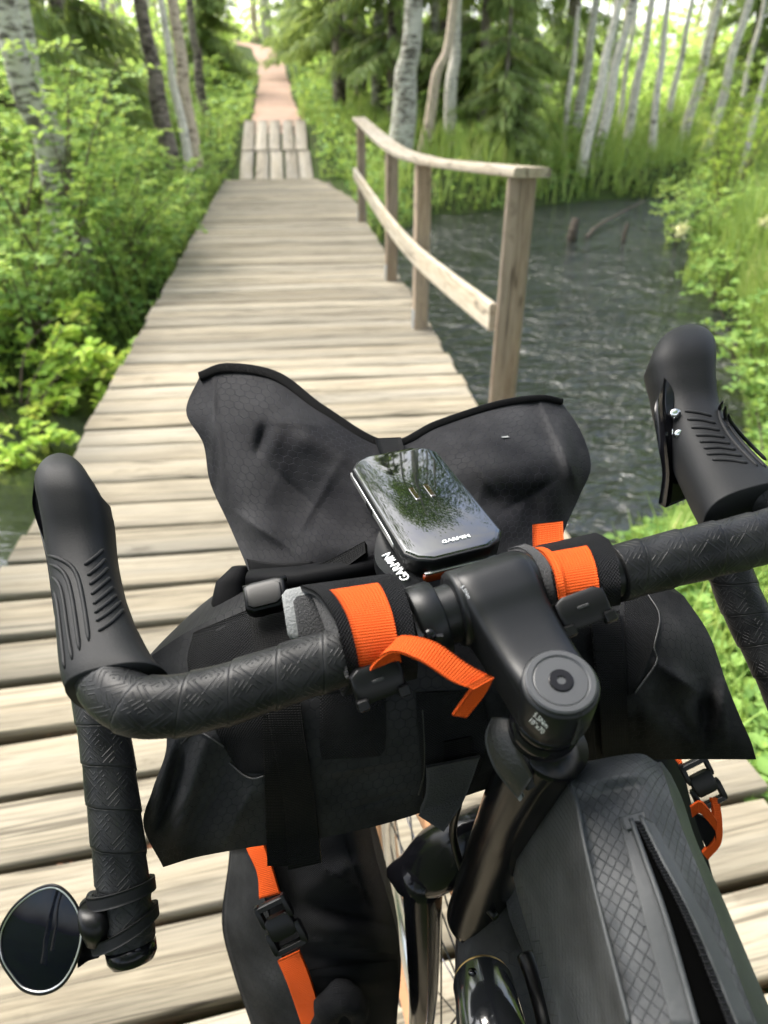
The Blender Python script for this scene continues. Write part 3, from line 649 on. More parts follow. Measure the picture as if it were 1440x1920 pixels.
# right of the path
tree(748, 772, 14., .42, 'birch_grey', 'thick mottled birch trunk rising behind the middle of the railing', hgt=13)
tree(790, 846, 14.6, .19, 'birch_warm', 'thin birch slanting to the right, joined low beside an upright birch')
tree(843, 853, 14.8, .23, 'birch', 'upright pale birch beside the slanting thin birch behind the railing')
RB = [(1070, 1072, 16, .11, 'leftmost slim birch of the stand on the right bank'), (1089, 1102, 16.5, .2, 'greyish birch second from the left in the right bank stand'), (1108, 1142, 15, .18, 'bright leaning birch nearest the water in the right bank stand'),
      (1133, 1164, 15.6, .19, 'leaning birch just right of the bright one in the stand'), (1170, 1173, 20, .12, 'thin far birch in the middle of the right bank stand'), (1188, 1203, 17, .18, 'birch right of the leaning pair in the right bank stand'),
      (1241, 1231, 16.5, .14, 'slender birch leaning slightly left in the right bank stand'), (1262, 1274, 19, .14, 'slender bright birch right of the one leaning left'), (1298, 1323, 18, .19, 'birch leaning right near the right edge of the stand'),
      (1349, 1374, 17, .18, 'birch standing behind leafy willow twigs near the right edge'), (1396, 1402, 21, .12, 'thin dark stemmed birch near the upper right corner'), (1424, 1437, 16, .11, 'thin birch at the right edge of the picture')]
for (a, b, d, dia, lab) in RB: tree(a, b, d, dia, 'birch' if dia < .2 else 'birch_grey', lab, 'birch stand on the right bank', hgt=10.5)
for i, (v, xb, d, sc, lab) in enumerate([(0, 636, 17.5, .95, 'dark spruce right of the dirt path with bare lower trunk'), (0, 676, 20, 1.0, 'second dark spruce right of the path, behind the first'), (1, 735, 16.5, .95, 'spruce behind the thick mottled birch'),
        (1, 905, 16.5, 1.0, 'broad drooping spruce right of the upright birch'), (0, 985, 19, 1.05, 'tall spruce left of the right bank birch stand'), (2, 950, 14.6, .8, 'small yellowish green spruce in front of the broad one'), (1, 830, 20, 1.1, 'spruce in the gap behind the slanting birch'),
        (1, 600, 26, 1.0, 'far spruce whose branches reach towards the path'), (2, 385, 22, 1.0, 'small spruce left of the dirt path'), (1, 130, 15, 1.0, 'spruce behind the leaning birch at the left'), (1, -60, 11, 1.0, 'spruce at the left edge behind the saplings'), (0, 20, 13, 1.0, 'dark spruce in the upper left corner'), (0, 1060, 24, 1.1, 'far spruce behind the birch stand'), (1, 1400, 25, 1.1, 'far spruce in the upper right corner')]):
    spruce(v, xb, d, sc, i*1.7, lab)
for i, (x, y, sc, lab) in enumerate([(-6.4, 9.0, .6, 'small spruce outside the left edge behind the stream')]):
    t = spruce(0, 0, 10, sc, i, lab); t.location = (x, y, float(hz(x, y)))
DENSE = crown_mesh(29, 4200, 2.6, 4.2, .15, MAT['leaf_tree'], 34)
for (a, b, d, dia, hg, lab) in [(706, 712, 17.5, .26, 17, 'tall straight trunk behind the spruces left of the thick mottled birch'), (772, 776, 18.5, .24, 18, 'tall straight trunk behind the slanting birch'), (815, 812, 16.8, .2, 15.5, 'tall pale trunk just right of the slanting birch, behind it'), (655, 652, 21, .26, 18, 'tall trunk between the two dark spruces right of the path')]:
    t = tree(a, b, d, dia, 'birch_grey', lab, hgt=hg)
    for c in t.children:
        if c.name.startswith('crown'): c.data = DENSE
# far trunks, all alike
ft = [trunk_mesh([(0, 0, -.3), (.05, 0, 4), (.1, .05, 8), (.12, .05, 12)], .11, .04, MAT[m], 8, 3, 70+i) for i, m in enumerate(('birch_grey', 'birch_warm', 'birch'))]
for i, (x, y) in enumerate([(-3.2, -3), (-1.6, -6.5), (1.6, -5.5), (3.8, -3), (5.6, -.6), (-5, -.8), (.2, -10), (4.4, -7.5), (-5.2, -6), (7, -4)]):   # the wood goes on behind the photographer
    t = thing('birch_tree', 'leafy birch standing behind the photographer', 'tree', (x, y, float(hz(x, y))), 'trees behind the photographer'); t.rotation_euler = (0, 0, i*1.1)
    for nm, me, z, s in (('trunk', ft[i % 3], 0, 1.), ('crown', DENSE, 7.5, 1.1)):
        o = bpy.data.objects.new(nm, me); COL.objects.link(o); o.parent = t; o.location = (0, 0, z); o.scale = (s, s, s if z else 1)
trng = np.random.default_rng(5)
for i in range(76):
    while True:
        xp = trng.uniform(-250, 1650) if i > 11 else trng.uniform(400, 620); d = trng.uniform(23, 46) if i > 11 else trng.uniform(34, 52); x, y = az(xp, d)
        if abs(x-np.interp(y, [15, 36, 60], [-.2, -.6, -3])) > 1.4 or y > 40: break
    t = thing('distant_tree', 'slim trunk among the many in the blurred forest far behind', 'tree', (x, y, float(hz(x, y))), 'far forest trunks'); t.rotation_euler = (trng.normal(0, .03), trng.normal(0, .03), i); s = trng.uniform(.6, 1.3); t.scale = (s, s, 1)
    o = bpy.data.objects.new('trunk', ft[i % 3]); COL.objects.link(o); o.parent = t
    if i % 3 == 0: o = bpy.data.objects.new('crown', CROWN[i % 3]); COL.objects.link(o); o.parent = t; o.location = (.1, 0, 10.5)
# far wood as one mass
def far_wood():
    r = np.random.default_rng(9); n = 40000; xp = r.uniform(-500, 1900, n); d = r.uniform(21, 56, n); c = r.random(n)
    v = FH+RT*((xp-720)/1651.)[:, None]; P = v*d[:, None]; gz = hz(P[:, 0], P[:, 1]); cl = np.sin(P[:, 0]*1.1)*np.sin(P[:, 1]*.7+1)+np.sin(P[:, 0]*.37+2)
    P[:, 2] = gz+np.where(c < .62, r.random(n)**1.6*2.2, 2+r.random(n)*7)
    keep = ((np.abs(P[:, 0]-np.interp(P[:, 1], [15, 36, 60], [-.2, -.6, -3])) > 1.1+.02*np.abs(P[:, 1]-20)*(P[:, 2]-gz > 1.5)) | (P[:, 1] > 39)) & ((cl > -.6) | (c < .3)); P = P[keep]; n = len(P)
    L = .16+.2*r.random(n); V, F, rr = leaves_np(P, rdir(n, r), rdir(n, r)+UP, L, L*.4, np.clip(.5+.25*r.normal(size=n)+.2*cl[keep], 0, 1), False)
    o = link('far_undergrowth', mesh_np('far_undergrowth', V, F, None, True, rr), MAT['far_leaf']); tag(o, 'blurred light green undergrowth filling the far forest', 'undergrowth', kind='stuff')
far_wood()

# ------------------------------------------------------------------ shrubs
L_ = [(2, -1.42, 4.45, .95, .3, 'yellow green leafy bush hanging over the dark water beside the bridge'), (2, -1.85, 4.75, 1.1, 2., 'yellow green bush at the left edge above the dark water'), (2, -1.36, 5.3, .9, 4., 'low yellow green bush touching the left edge of the deck'),
      (0, -1.85, 5.6, .95, 1.1, 'green bush behind the yellow green bush on the left'), (1, -1.72, 6.1, .85, 1.9, 'tall leafy sapling nearest the deck on the left'), (1, -2.25, 6.4, .95, 4.4, 'tall leafy sapling at the left edge of the picture'), (0, -1.34, 6.4, .8, 3.2, 'green bush leaning on the left deck edge'),
      (1, -1.62, 7.2, .75, .9, 'slender sapling between the leaning birch and the deck'), (3, -1.3, 7.5, 1.0, 2.2, 'small bush beside the deck in front of the slim birch'), (1, -2.35, 7.7, .95, 3.3, 'leafy sapling in front of the leaning birch trunk'), (0, -1.85, 8.0, .95, .2, 'bush between the saplings and the slim white birch'),
      (3, -1.3, 8.6, 1.0, 1.0, 'small leafy plant overhanging the left deck edge midway'), (5, -2.75, 8.6, 1.0, .5, 'leafy bush at the foot of the leaning birch'), (0, -1.5, 9.5, .9, 5., 'bush beside the deck left of the slim white birch'), (1, -2.55, 9.7, .85, .7, 'leafy sapling left of the slim white birch'), (0, -2.1, 10.5, .95, 2.6, 'bush in front of the slim white birch'),
      (3, -1.3, 10.9, .9, 3.9, 'bush beside the far left corner of the deck'), (3, -1.35, 11.8, .95, .7, 'small bush at the start of the lengthwise planks'), (5, -3.3, 11.0, 1.0, 3., 'bush deep in the wood left of the saplings'), (4, -3.7, 12.5, .75, 1.2, 'pale leafed tall bush below the dark conifer trunk'), (5, -2.2, 13.0, .8, .9, 'bush left of the lengthwise planks'),
      (5, -1.9, 15, .7, 4.1, 'bush beside the upper lengthwise planks'), (5, -4.4, 14, 1.2, 3.7, 'bush behind the dark conifer trunk'), (5, -3.2, 16, .9, 1.9, 'bush left of the lower dirt path'), (0, -2.0, 19, 1.0, 2.8, 'bush at the left edge of the dirt path'), (5, -5.5, 17, 1.3, .4, 'bush in the wood at the far left'), (5, -2.8, 23, 1.1, 4, 'bush beside the upper dirt path on the left'), (0, -1.9, 26, 1.2, .4, 'bush at the left where the path climbs out of sight')]
for (v, x, y, sc, rot, lab) in L_: put_shrub(SH[v], x, y, sc, rot, lab)
R_ = [(4, 5.6, 10.0, .6, .4, 'tall pale willow bush on the right bank at the edge of the picture'), (5, 4.5, 8.2, .75, 1.4, 'willow bush on the right bank behind the pale flowers'), (5, 6.2, 11.4, .8, 3.1, 'willow bush on the right bank in front of the birch stand'), (3, 3.95, 6.8, 1.0, 2.2, 'leafy plant on the right bank level with the pale flowers'),
      (3, 3.35, 5.3, .9, .9, 'low leafy bush on the right bank beyond the brake hood'), (3, 2.72, 4.0, .85, 5.1, 'low bush on the right bank just above the handlebar'), (3, 3.0, 4.6, .8, 1.9, 'leafy plant at the water edge beside the right brake hood'), (4, 7.2, 12.6, .65, 2.0, 'tall willow below the birches at the right edge'), (5, 4.6, 17.5, 1.2, .6, 'bush left of the birch stand'), (5, 6.2, 19, 1.1, 2.4, 'bush among the birches of the right bank'),
      (0, 2.2, 15.2, .9, 3.3, 'bush behind the far end of the railing'), (5, 1.6, 20, .9, 5.6, 'bush right of the dirt path'), (3, 1.95, 2.7, .6, 4.4, 'small leafy plant on the bank right of the handlebar'), (3, 1.5, 1.9, .5, 1.4, 'small leafy plant beside the right deck edge under the drop bar'), (3, 1.45, 1.35, .5, 2.9, 'leafy plant at the right edge under the handlebar'),
      (4, 8.2, 15.2, .7, 4.2, 'tall pale willow under the slender birches'), (5, 3.4, 15.4, .9, 1.2, 'bush on the far bank behind the nearest railing post'), (5, 5.2, 15.4, .8, 3.9, 'bush at the foot of the bright leaning birch'), (0, 7.6, 16.8, .9, 2.2, 'leafy bush at the foot of the slender birches'), (0, 3.1, 14.0, .7, 5.0, 'low bush on the far bank above the stump'), (0, 5.3, 14.6, .7, .6, 'low bush at the far water edge'),
      (5, 9.0, 16.5, 1.1, 1.1, 'bush at the right edge below the birches'), (3, 4.9, 9.6, 1.1, .3, 'leafy plants at the water edge behind the pale flower'), (0, 2.0, 17, .8, 2.0, 'bush right of the upper lengthwise planks'), (0, 1.4, 24, 1.0, .9, 'bush right of the climbing path')]
for (v, x, y, sc, rot, lab) in R_: put_shrub(SH[v], x, y, sc, rot, lab)

for i, (x, y) in enumerate([(-3.2, 5.6), (-4.4, 6.3), (-5.8, 6.0), (-3.1, 7.0), (-7.5, 7.4), (-6.2, 8.8), (-9, 6.6), (-3.6, 1.3), (-5.5, 1.6), (-8, 1.2), (-2.4, .9)]): put_shrub(SH[(0, 1, 5, 1, 4, 5, 0, 5, 0, 5, 3)[i]], x, y, 1.05, i*1.3, 'leafy bush growing beyond the left edge of the picture', group='bushes beyond the left edge')
for i, (x, y) in enumerate([(4.2, 5.0), (5.6, 6.6), (3.6, 2.6), (5.2, 4.2), (7.4, 9.0), (8.6, 11.0), (6.8, 5.8)]): put_shrub(SH[(0, 5, 3, 1, 5, 4, 0)[i]], x, y, 1., i*1.9, 'leafy bush growing beyond the right edge of the picture', group='bushes beyond the right edge')
# ------------------------------------------------------------------ grass and ground cover (nobody could count it)
def deck_mask(x, y): return ((x > -1.0) & (x < .9) & (y < 12.9)) | ((np.abs(x+.17) < .68) & (y > 12.5) & (y < 16.4)) | ((np.abs(x-np.interp(y, [15, 16, 25, 36, 60], [-.17, -.17, -.25, -.6, -3])) < .5) & (y > 15))
def scatter(n, r, dmin, dmax, x0=-500, x1=1900):
    xp = r.uniform(x0, x1, n); k_ = n//4; xp = np.concatenate([xp, r.uniform(-3200, x0, k_), r.uniform(x1, 4200, k_)]); n = len(xp); d = np.exp(r.uniform(math.log(dmin), math.log(dmax), n)); v = FH+RT*((xp-720)/1651.)[:, None]; P = v*d[:, None]
    sd = poly_sd(P[:, 0], P[:, 1]); k = (sd > .04) & ~deck_mask(P[:, 0], P[:, 1]); P = P[k]; P[:, 2] = hz(P[:, 0], P[:, 1])-.02; return P, d[k], sd[k]
def grass():
    r = np.random.default_rng(11); P, d, sd = scatter(150000, r, 1.3, 30); n = len(P)
    den = np.sin(P[:, 0]*.9+1)*np.sin(P[:, 1]*.8)+.5*np.sin(P[:, 0]*2.3+P[:, 1]*1.9); right = sst(.5, 1.5, P[:, 0]); keep = r.random(n) < np.clip(.35+.4*right+.25*den, .12, 1)*np.where(d < 5, .13, 1.); P, d, den, right, sd = P[keep], d[keep], den[keep], right[keep], sd[keep]; n = len(P)
    H = (.22+.25*right+.12*den+.18*r.random(n))*np.clip(.55+sd*.8, .5, 1.); H *= np.where(np.abs(P[:, 0]+.17) < 2.4, .75, 1)*np.where(d < 5, .6, 1.); W = .0035+.0007*d; a = r.random(n)*2*np.pi; ln = (.15+.5*r.random(n))*H
    t = np.stack([np.cos(a), np.sin(a), np.zeros(n)], 1); s = np.stack([-np.sin(a), np.cos(a), np.zeros(n)], 1); H = H[:, None]; W = W[:, None]; ln = ln[:, None]
    V = np.stack([P-s*W, P+s*W, P+t*ln*.35+UP*H*.6+s*W*.8, P+t*ln*.35+UP*H*.6-s*W*.8, P+t*ln+UP*H], 1).reshape(-1, 3)
    i = np.arange(n)[:, None]*5; rr = np.repeat(np.clip(.45+.22*r.normal(size=n)+.12*den, 0, 1), 5)
    o = link('grass', mesh_np('grass', V, [i+[[0, 1, 2, 3]], i+[[3, 2, 4]]], None, True, rr), MAT['grass']); tag(o, 'lush green grass covering both banks of the stream', 'grass', kind='stuff')
grass()
def cover():
    r = np.random.default_rng(12); P, d, sd = scatter(170000, r, 1.0, 26); n = len(P); right = sst(.5, 2., P[:, 0]); keep = r.random(n) < np.where(d < 6, .95, .8-.4*right); P, d, right = P[keep], d[keep], right[keep]; n = len(P)
    P[:, 2] += r.random(n)**1.3*np.interp(d, [1.5, 4, 8], [.14, .3, .42])*(1-.3*right); D = rdir(n, r)*np.array([1, 1, .35])+np.array([0, 0, .15]); L = (.026+.0045*d)*(.7+.8*r.random(n))
    V, F, rr = leaves_np(P, D, UP+r.normal(0, .35, (n, 3)), L, L*.36, np.clip(.45+.25*r.normal(size=n)+.1*np.sin(P[:, 0]*3)*np.sin(P[:, 1]*2.1), 0, 1), True)
    o = link('ground_cover', mesh_np('ground_cover', V, F, None, True, rr), MAT['leaf']); tag(o, 'low leafy plants covering the forest floor beside the bridge', 'ground cover', kind='stuff')
cover()
def litter():
    r = np.random.default_rng(13); n = 3600; P = np.stack([r.uniform(-1.0, 1.0, n), r.uniform(.4, 1.7, n), r.uniform(-.115, -.04, n)], 1); P[:, 2] += .02*(P[:, 0] < -.3); L = .012+.022*r.random(n)
    V, F, rr = leaves_np(P, rdir(n, r)*np.array([1, 1, .3]), UP+r.normal(0, .5, (n, 3)), L, L*.36, r.random(n), True)
    o = link('leaf_litter', mesh_np('leaf_litter', V, F, None, True, rr), MAT['litter']); tag(o, 'reddish brown dead leaves lying in the gaps between the near planks', 'leaf litter', kind='stuff')
litter()
# pale flower heads on the right bank
def flower(xb, yb, zc, size, label):
    top = U(xb, yb, zc); x, y = top[0]+.04, top[1]+.03; z0 = float(hz(x, y)); t = thing('flower', label, 'flower', (x, y, z0))
    add('stem', tube_np(cat(np.array([[x, y, z0-.02], [(x+top[0])/2+.02, y, (z0+top[2])/2], top]), 10), .003, 6, ref=(1, 0, .1)), MAT['stem_green'], t)
    r = np.random.default_rng(int(xb)); n = 90; P = top+r.normal(0, 1, (n, 3))*size*.38; V, F, rr = leaves_np(P, rdir(n, r), UP+r.normal(0, .5, (n, 3)), np.full(n, size*.4), np.full(n, size*.16), r.random(n), True)
    link('flower_head', mesh_np('flower_head', V, F, None, True), MAT['petal'], t)['kind'] = 'stuff'
flower(1277, 432, 6.6, .07, 'pale yellow flower head at the water edge of the right bank'); flower(1434, 416, 6.0, .05, 'pale yellow flower at the right edge of the picture')
# drowned sticks in the stream
def snag(pts, r0, r1, label):
    P = cat(np.array(pts, float), 14); t = thing('drowned_branch', label, 'branch', tuple(P[0]))
    add('wood', tube_np(P, np.linspace(r0, r1, 14)*(1+.15*np.sin(np.arange(14)*2.1)), 10, ref=(1, 0, .2)), MAT['beam'], t)
def wp(x, y, z=WATER_Z):
    v = (y-960)/FPX; dn = math.sin(PITCH)+v*math.cos(PITCH); return U(x, y, (CAMH-z)/dn)
a = wp(1070, 458, -.55); snag([a, a+np.array([.01, 0, .16]), a+np.array([.05, .05, .3])], .07, .05, 'black stump sticking up out of the stream'); 
b = wp(1168, 462, -.55); snag([b, b+np.array([.0, 0, .15]), b+np.array([.03, .02, .28])], .03, .02, 'thin dark stub standing in the stream right of the stump')
c0 = wp(1100, 445); snag([c0, c0+(wp(1150, 418)-c0)*.5+np.array([0, 0, .08]), wp(1205, 392)+np.array([0, 0, .12])], .025, .012, 'thin dark branch lying across the far water')
def fallen(xb, yb, sz, rot, label, mat):
    P = wp(xb, yb, .004); d = np.array([[math.cos(rot), math.sin(rot), .05]]); V, F, rr = leaves_np(P[None], d, np.array([[.1, .1, 1.]]), np.array([sz]), np.array([sz*.33]), np.array([.5]))
    o = link('fallen_leaf', mesh_np('fallen_leaf', V-P, F), mat); o.location = tuple(P+np.array([0, 0, .002])); tag(o, label, 'leaf')
fallen(806, 1748, .05, 2.2, 'small yellow leaf lying on the planks below the wheel', MAT['yellow_leaf'])

# ------------------------------------------------------------------ bicycle
def rotm(yaw, lean, pit):
    c, s = math.cos(yaw), math.sin(yaw); Rz = np.array([[c, -s, 0], [s, c, 0], [0, 0, 1]])
    c, s = math.cos(lean), math.sin(lean); Ry = np.array([[c, 0, s], [0, 1, 0], [-s, 0, c]])
    c, s = math.cos(pit), math.sin(pit); Rx = np.array([[1, 0, 0], [0, c, -s], [0, s, c]]); return Rz@Ry@Rx
RB_ = np.stack([RT, FH, UP], 1)@rotm(.287, -.1145, .0467); BR, BF, BU = RB_[:, 0], RB_[:, 1], RB_[:, 2]     # bar: right, forward, up
CAMD = -CF                                                                                               # towards the eye
bike = thing('bicycle', 'black drop bar touring bicycle loaded with bags, front wheel turned left', 'bicycle', tuple(U(930, 1118, .41)*np.array([1, 1, 0])))
def path(pts, n): return resample(cat(UA(pts), 200), n)
R0 = .0155
# taped bar
left_top = [(645, 1228, .395), (520, 1270, .389), (400, 1309, .384), (300, 1326, .381), (236, 1314, .386), (198, 1274, .400), (184, 1215, .418), (172, 1165, .436)]
left_drop = [(160, 1110, .455), (152, 1130, .478), (165, 1220, .49), (195, 1370, .478), (212, 1500, .468), (226, 1620, .462), (240, 1745, .455), (246, 1782, .452)]
right_top = [(1152, 1076, .417), (1230, 1056, .422), (1320, 1034, .429), (1420, 1010, .437), (1480, 990, .444), (1500, 962, .458), (1468, 938, .472), (1425, 930, .482), (1392, 908, .492)]
right_drop = [(1370, 860, .52), (1352, 880, .54), (1350, 960, .55), (1365, 1060, .553), (1400, 1150, .548), (1450, 1245, .535), (1520, 1400, .51), (1560, 1490, .50)]
add('handlebar_tape', tube_np(path(left_top, 150), R0, 44, caps=True, wrap=(.024, .0009)), MAT['tape'], bike)
ld = path(left_drop, 170); add('handlebar_tape', tube_np(ld, np.interp(np.arange(170), [0, 155, 164, 169], [R0, R0, R0*.97, R0*.9]), 44, wrap=(.024, .0009)), MAT['tape'], bike)
add('handlebar_tape', tube_np(path(right_top, 170), R0, 44, wrap=(.024, .0009)), MAT['tape'], bike)
add('handlebar_tape', tube_np(path(right_drop, 150), R0, 44, wrap=(.024, .0009)), MAT['tape'], bike)
e = U(247, 1786, .452); ed = unit(U(252, 1822, .45)-U(240, 1745, .455))
add('bar_end_plug', tube_np(np.array([e-ed*.004, e+ed*.002, e+ed*.006, e+ed*.008]), np.array([.0146, .0143, .0118, .004]), 32), MAT['gloss_black'], bike)
add('handlebar', tube_np(path([(640, 1230, .395), (760, 1182, .402), (930, 1122, .41), (1060, 1100, .414), (1160, 1074, .417)], 60), np.interp(np.arange(60), [0, 12, 20, 40, 48, 59], [.0132, .0135, .0158, .0158, .0135, .0132]), 36), MAT['matte_black'], bike)

# brake hoods
def hood(secs, bz, name, ref_rot=0.):
    """secs: (x, y, z, half width px, half depth m, tilt px)"""
    s = cat(np.array(secs, float), 60); C = UA(s[:, :3]); n = len(s)
    Lp = s[:, :3].copy(); Rp = s[:, :3].copy(); Lp[:, 0] -= s[:, 3]; Rp[:, 0] += s[:, 3]; Lp[:, 1] += s[:, 5]; Rp[:, 1] -= s[:, 5]
    A = (UA(Rp)-UA(Lp))/2; T = unit(np.gradient(C, axis=0)); Bv = unit(np.cross(A, T))
    Bv = Bv*np.sign(Bv@CAMD)[:, None]
    B2 = Bv*s[:, 4:5]; C = C-B2                      # the measured points lie on the visible skin
    V, F, uv = loft_np(C, A, B2, ex=np.full(n, 2.7), seg=56); return V, F, uv
hl = [(112, 849, 0.5, 6.4, 0.006, 0), (112, 850, 0.494, 30.0, 0.011, 0), (111, 857, 0.482, 47.1, 0.016, 0), (110, 874, 0.469, 57.8, 0.02, 0), (111, 905, 0.4605, 62.1, 0.022, 0), (117, 945, 0.4565, 62.1, 0.022, 0), (127, 1000, 0.4525, 62.1, 0.022, 0), (140, 1055, 0.443, 64.2, 0.022, 2), (153, 1105, 0.43, 69.5, 0.022, 5), (163, 1150, 0.416, 77.0, 0.022, 9), (174, 1195, 0.402, 85.6, 0.022, 14), (187, 1232, 0.39, 93.1, 0.021, 19), (194, 1252, 0.385, 96.3, 0.021, 22)]
V, F, uv = hood(hl, 0, 'l'); lh = add('brake_hood', (V, F, uv), MAT['rubber'], bike); HL = Ray(V, F)
hr = [(1297, 607, .585, 8, .006, 0), (1296, 609, .578, 36, .011, 0), (1294, 616, .566, 54, .016, 0), (1293, 634, .554, 62, .02, 0), (1294, 660, .546, 64, .022, 0), (1299, 700, .541, 60, .022, 0), (1309, 745, .535, 57, .022, -2), (1330, 790, .518, 60, .022, 2),
      (1353, 830, .501, 67, .022, 8), (1375, 865, .485, 75, .022, 14), (1395, 897, .470, 82, .021, 20), (1406, 915, .462, 85, .021, 24)]
V, F, uv = hood(hr, 0, 'r'); rh = add('brake_hood', (V, F, uv), MAT['rubber'], bike); HR = Ray(V, F)
def ridges(lines, S, parent, r=.0013):
    parts = []
    for ln in lines:
        pp = resample(cat(np.array(ln, float), 60), 26); P = np.array([U(a, b, S(a, b)-.0001) for a, b in pp])
        P[1:-1] = .25*P[:-2]+.5*P[1:-1]+.25*P[2:]; P[1:-1] = .25*P[:-2]+.5*P[1:-1]+.25*P[2:]
        rr = np.full(26, r); rr[[0, -1]] = r*.3; rr[[1, -2]] = r*.8; parts.append(tube_np(P, rr, 8))
    o = add('grip_ridges', parts, MAT['rubber'], parent); o['kind'] = 'stuff'
z5 = lambda a, b: (a/2.88, 820+b/2.88)
ridges([[z5(455, 690), z5(510, 650), z5(560, 605)], [z5(472, 747), z5(525, 705), z5(572, 655)], [z5(483, 797), z5(535, 755), z5(585, 705)], [z5(493, 850), z5(545, 805), z5(597, 758)], [z5(503, 902), z5(560, 855), z5(612, 808)], [z5(510, 950), z5(575, 900), z5(630, 852)], [z5(518, 995), z5(590, 945), z5(655, 885)], [z5(530, 1048), z5(600, 1000), z5(668, 930)],
        [z5(255, 635), z5(330, 660), z5(395, 705), z5(430, 790), z5(460, 950), z5(480, 1100)], [z5(268, 685), z5(325, 710), z5(365, 770), z5(395, 900), z5(430, 1150)], [z5(278, 752), z5(315, 785), z5(340, 870), z5(365, 1050), z5(390, 1200)], [z5(292, 830), z5(310, 900), z5(328, 1050), z5(350, 1250)]], HL, lh)
z3 = lambda a, b: (1020+a/3.429, 560+b/3.429)
ridges([[z3(905, 722), z3(1000, 735), z3(1078, 755)], [z3(920, 775), z3(1020, 782), z3(1105, 803)], [z3(945, 828), z3(1040, 832), z3(1132, 848)], [z3(975, 878), z3(1070, 880), z3(1165, 892)], [z3(1000, 920), z3(1100, 920), z3(1200, 933)], [z3(1025, 962), z3(1130, 958), z3(1235, 972)], [z3(1045, 1000), z3(1160, 998), z3(1275, 1013)], [z3(1080, 1035), z3(1200, 1040), z3(1310, 1058)],
        [z3(1150, 660), z3(1125, 720), z3(1150, 810), z3(1230, 930), z3(1375, 1078)], [z3(1168, 690), z3(1165, 760), z3(1220, 860), z3(1330, 990), z3(1425, 1085)], [z3(1185, 740), z3(1200, 790), z3(1290, 900), z3(1430, 1040)]], HR, rh)
# levers
def blade(EA, EB, th, name='brake_lever', mat='gloss_black'): return add(name, ribbon_np(UA(EA), UA(EB), th, 40, 8), MAT[mat], bike)
blade([(1244, 715, .550), (1234, 765, .535), (1241, 830, .53), (1248, 890, .535), (1241, 948, .545)], [(1280, 690, .555), (1290, 760, .548), (1306, 830, .543), (1326, 890, .545), (1318, 915, .55)], .008)
blade([(70, 900, .50), (66, 960, .50), (90, 1050, .49), (105, 1150, .48)], [(150, 900, .50), (150, 960, .505), (150, 1050, .50), (160, 1150, .49)], .010)
add('lever_pivot', [tube_np(np.array([U(1262, 776, .531), U(1268, 776, .527)]), .0036, 16), tube_np(np.array([U(1270, 813, .526), U(1275, 815, .522)]), .0032, 16)], MAT['chrome'], bike)['kind'] = 'stuff'
add('lever_spring', tube_np(cat(UA([(1252, 790, .535), (1256, 803, .533), (1266, 817, .53)]), 12), .0022, 8), MAT['chrome'], bike)

# stem with top cap
SU = unit(BU*math.cos(.36)-BF*math.sin(.36)); CAP = U(1057, 1281, .352); Bc = CAP-SU*.0212; Ac = U(925, 1122, .41)
sx = unit(Ac-Bc); sn = unit(SU-(SU@sx)*sx); ss = np.cross(sx, sn); L = np.linalg.norm(Ac-Bc)
tt = [0, .0, .12, .3, .5, .68, .86, 1.08, 1.24]; hwid = [.0178, .0181, .0187, .0194, .0200, .0208, .0220, .0230, .0228]; hh = [.0180, .0185, .0182, .0172, .0168, .0178, .0200, .0205, .017]; ce = [.0005, .0005, .0005, 0, .0005, .001, .0018, .0015, -.002]
sp = cat(np.array([[t*L, a, b, c] for t, a, b, c in zip(tt, hwid, hh, ce)]), 50)
stem = add('stem', [loft_np(Bc+sx*sp[:, :1]+sn*sp[:, 3:4], ss*sp[:, 1:2], sn*sp[:, 2:3], ex=5.5, seg=72),
       tube_np(np.array([Bc+sn*k for k in (.019, .0187, .0178, .0165, 0, -.009, -.0120, -.0128)]), np.array([.006, .0160, .0178, .0184, .0186, .0183, .0165, .004]), 64),
       tube_np(np.array([Ac-BR*.0232, Ac-BR*.0228, Ac-BR*.021, Ac+BR*.021, Ac+BR*.0228, Ac+BR*.0232]), np.array([.0165, .0195, .0205, .0205, .0195, .0165]), 48)], MAT['matte_black'], bike)
cu = sn; top = Bc+sn*.0192
cap = add('top_cap', lathe_np(top, cu, [(-.004, .0165), (.0006, .0165), (.0014, .0157), (.0014, .0134), (.0006, .0126), (.0008, .0122), (.0008, .0001)], 64), plain('top_cap_grey', (.022, .023, .0245), .42, cvar=.15), stem, auto=20)
add('bolt', lathe_np(top, cu, [(.0006, .0058), (.0012, .0058), (.0015, .0053), (.0015, .0022), (-.001, .0020), (-.001, .0001)], 48), MAT['gloss_black'], stem, auto=25)
add('slot', ribbon_np(np.array([Bc-sx*.0168+sn*.0190, Bc-sx*.0191+sn*.010, Bc-sx*.0191-sn*.008])-ss*.0011, np.array([Bc-sx*.0168+sn*.0190, Bc-sx*.0191+sn*.010, Bc-sx*.0191-sn*.008])+ss*.0011, .0008, 16, 3), plain('slot_black', (.002, .002, .002), .9, cvar=.1), stem)
add('spacer', tube_np(np.array([Bc-SU*k for k in (.0120, .0125, .0195, .0205, .021, .034, .035)]), np.array([.0165, .0178, .0178, .0168, .0182, .0182, .017]), 48), MAT['gloss_black'], bike)
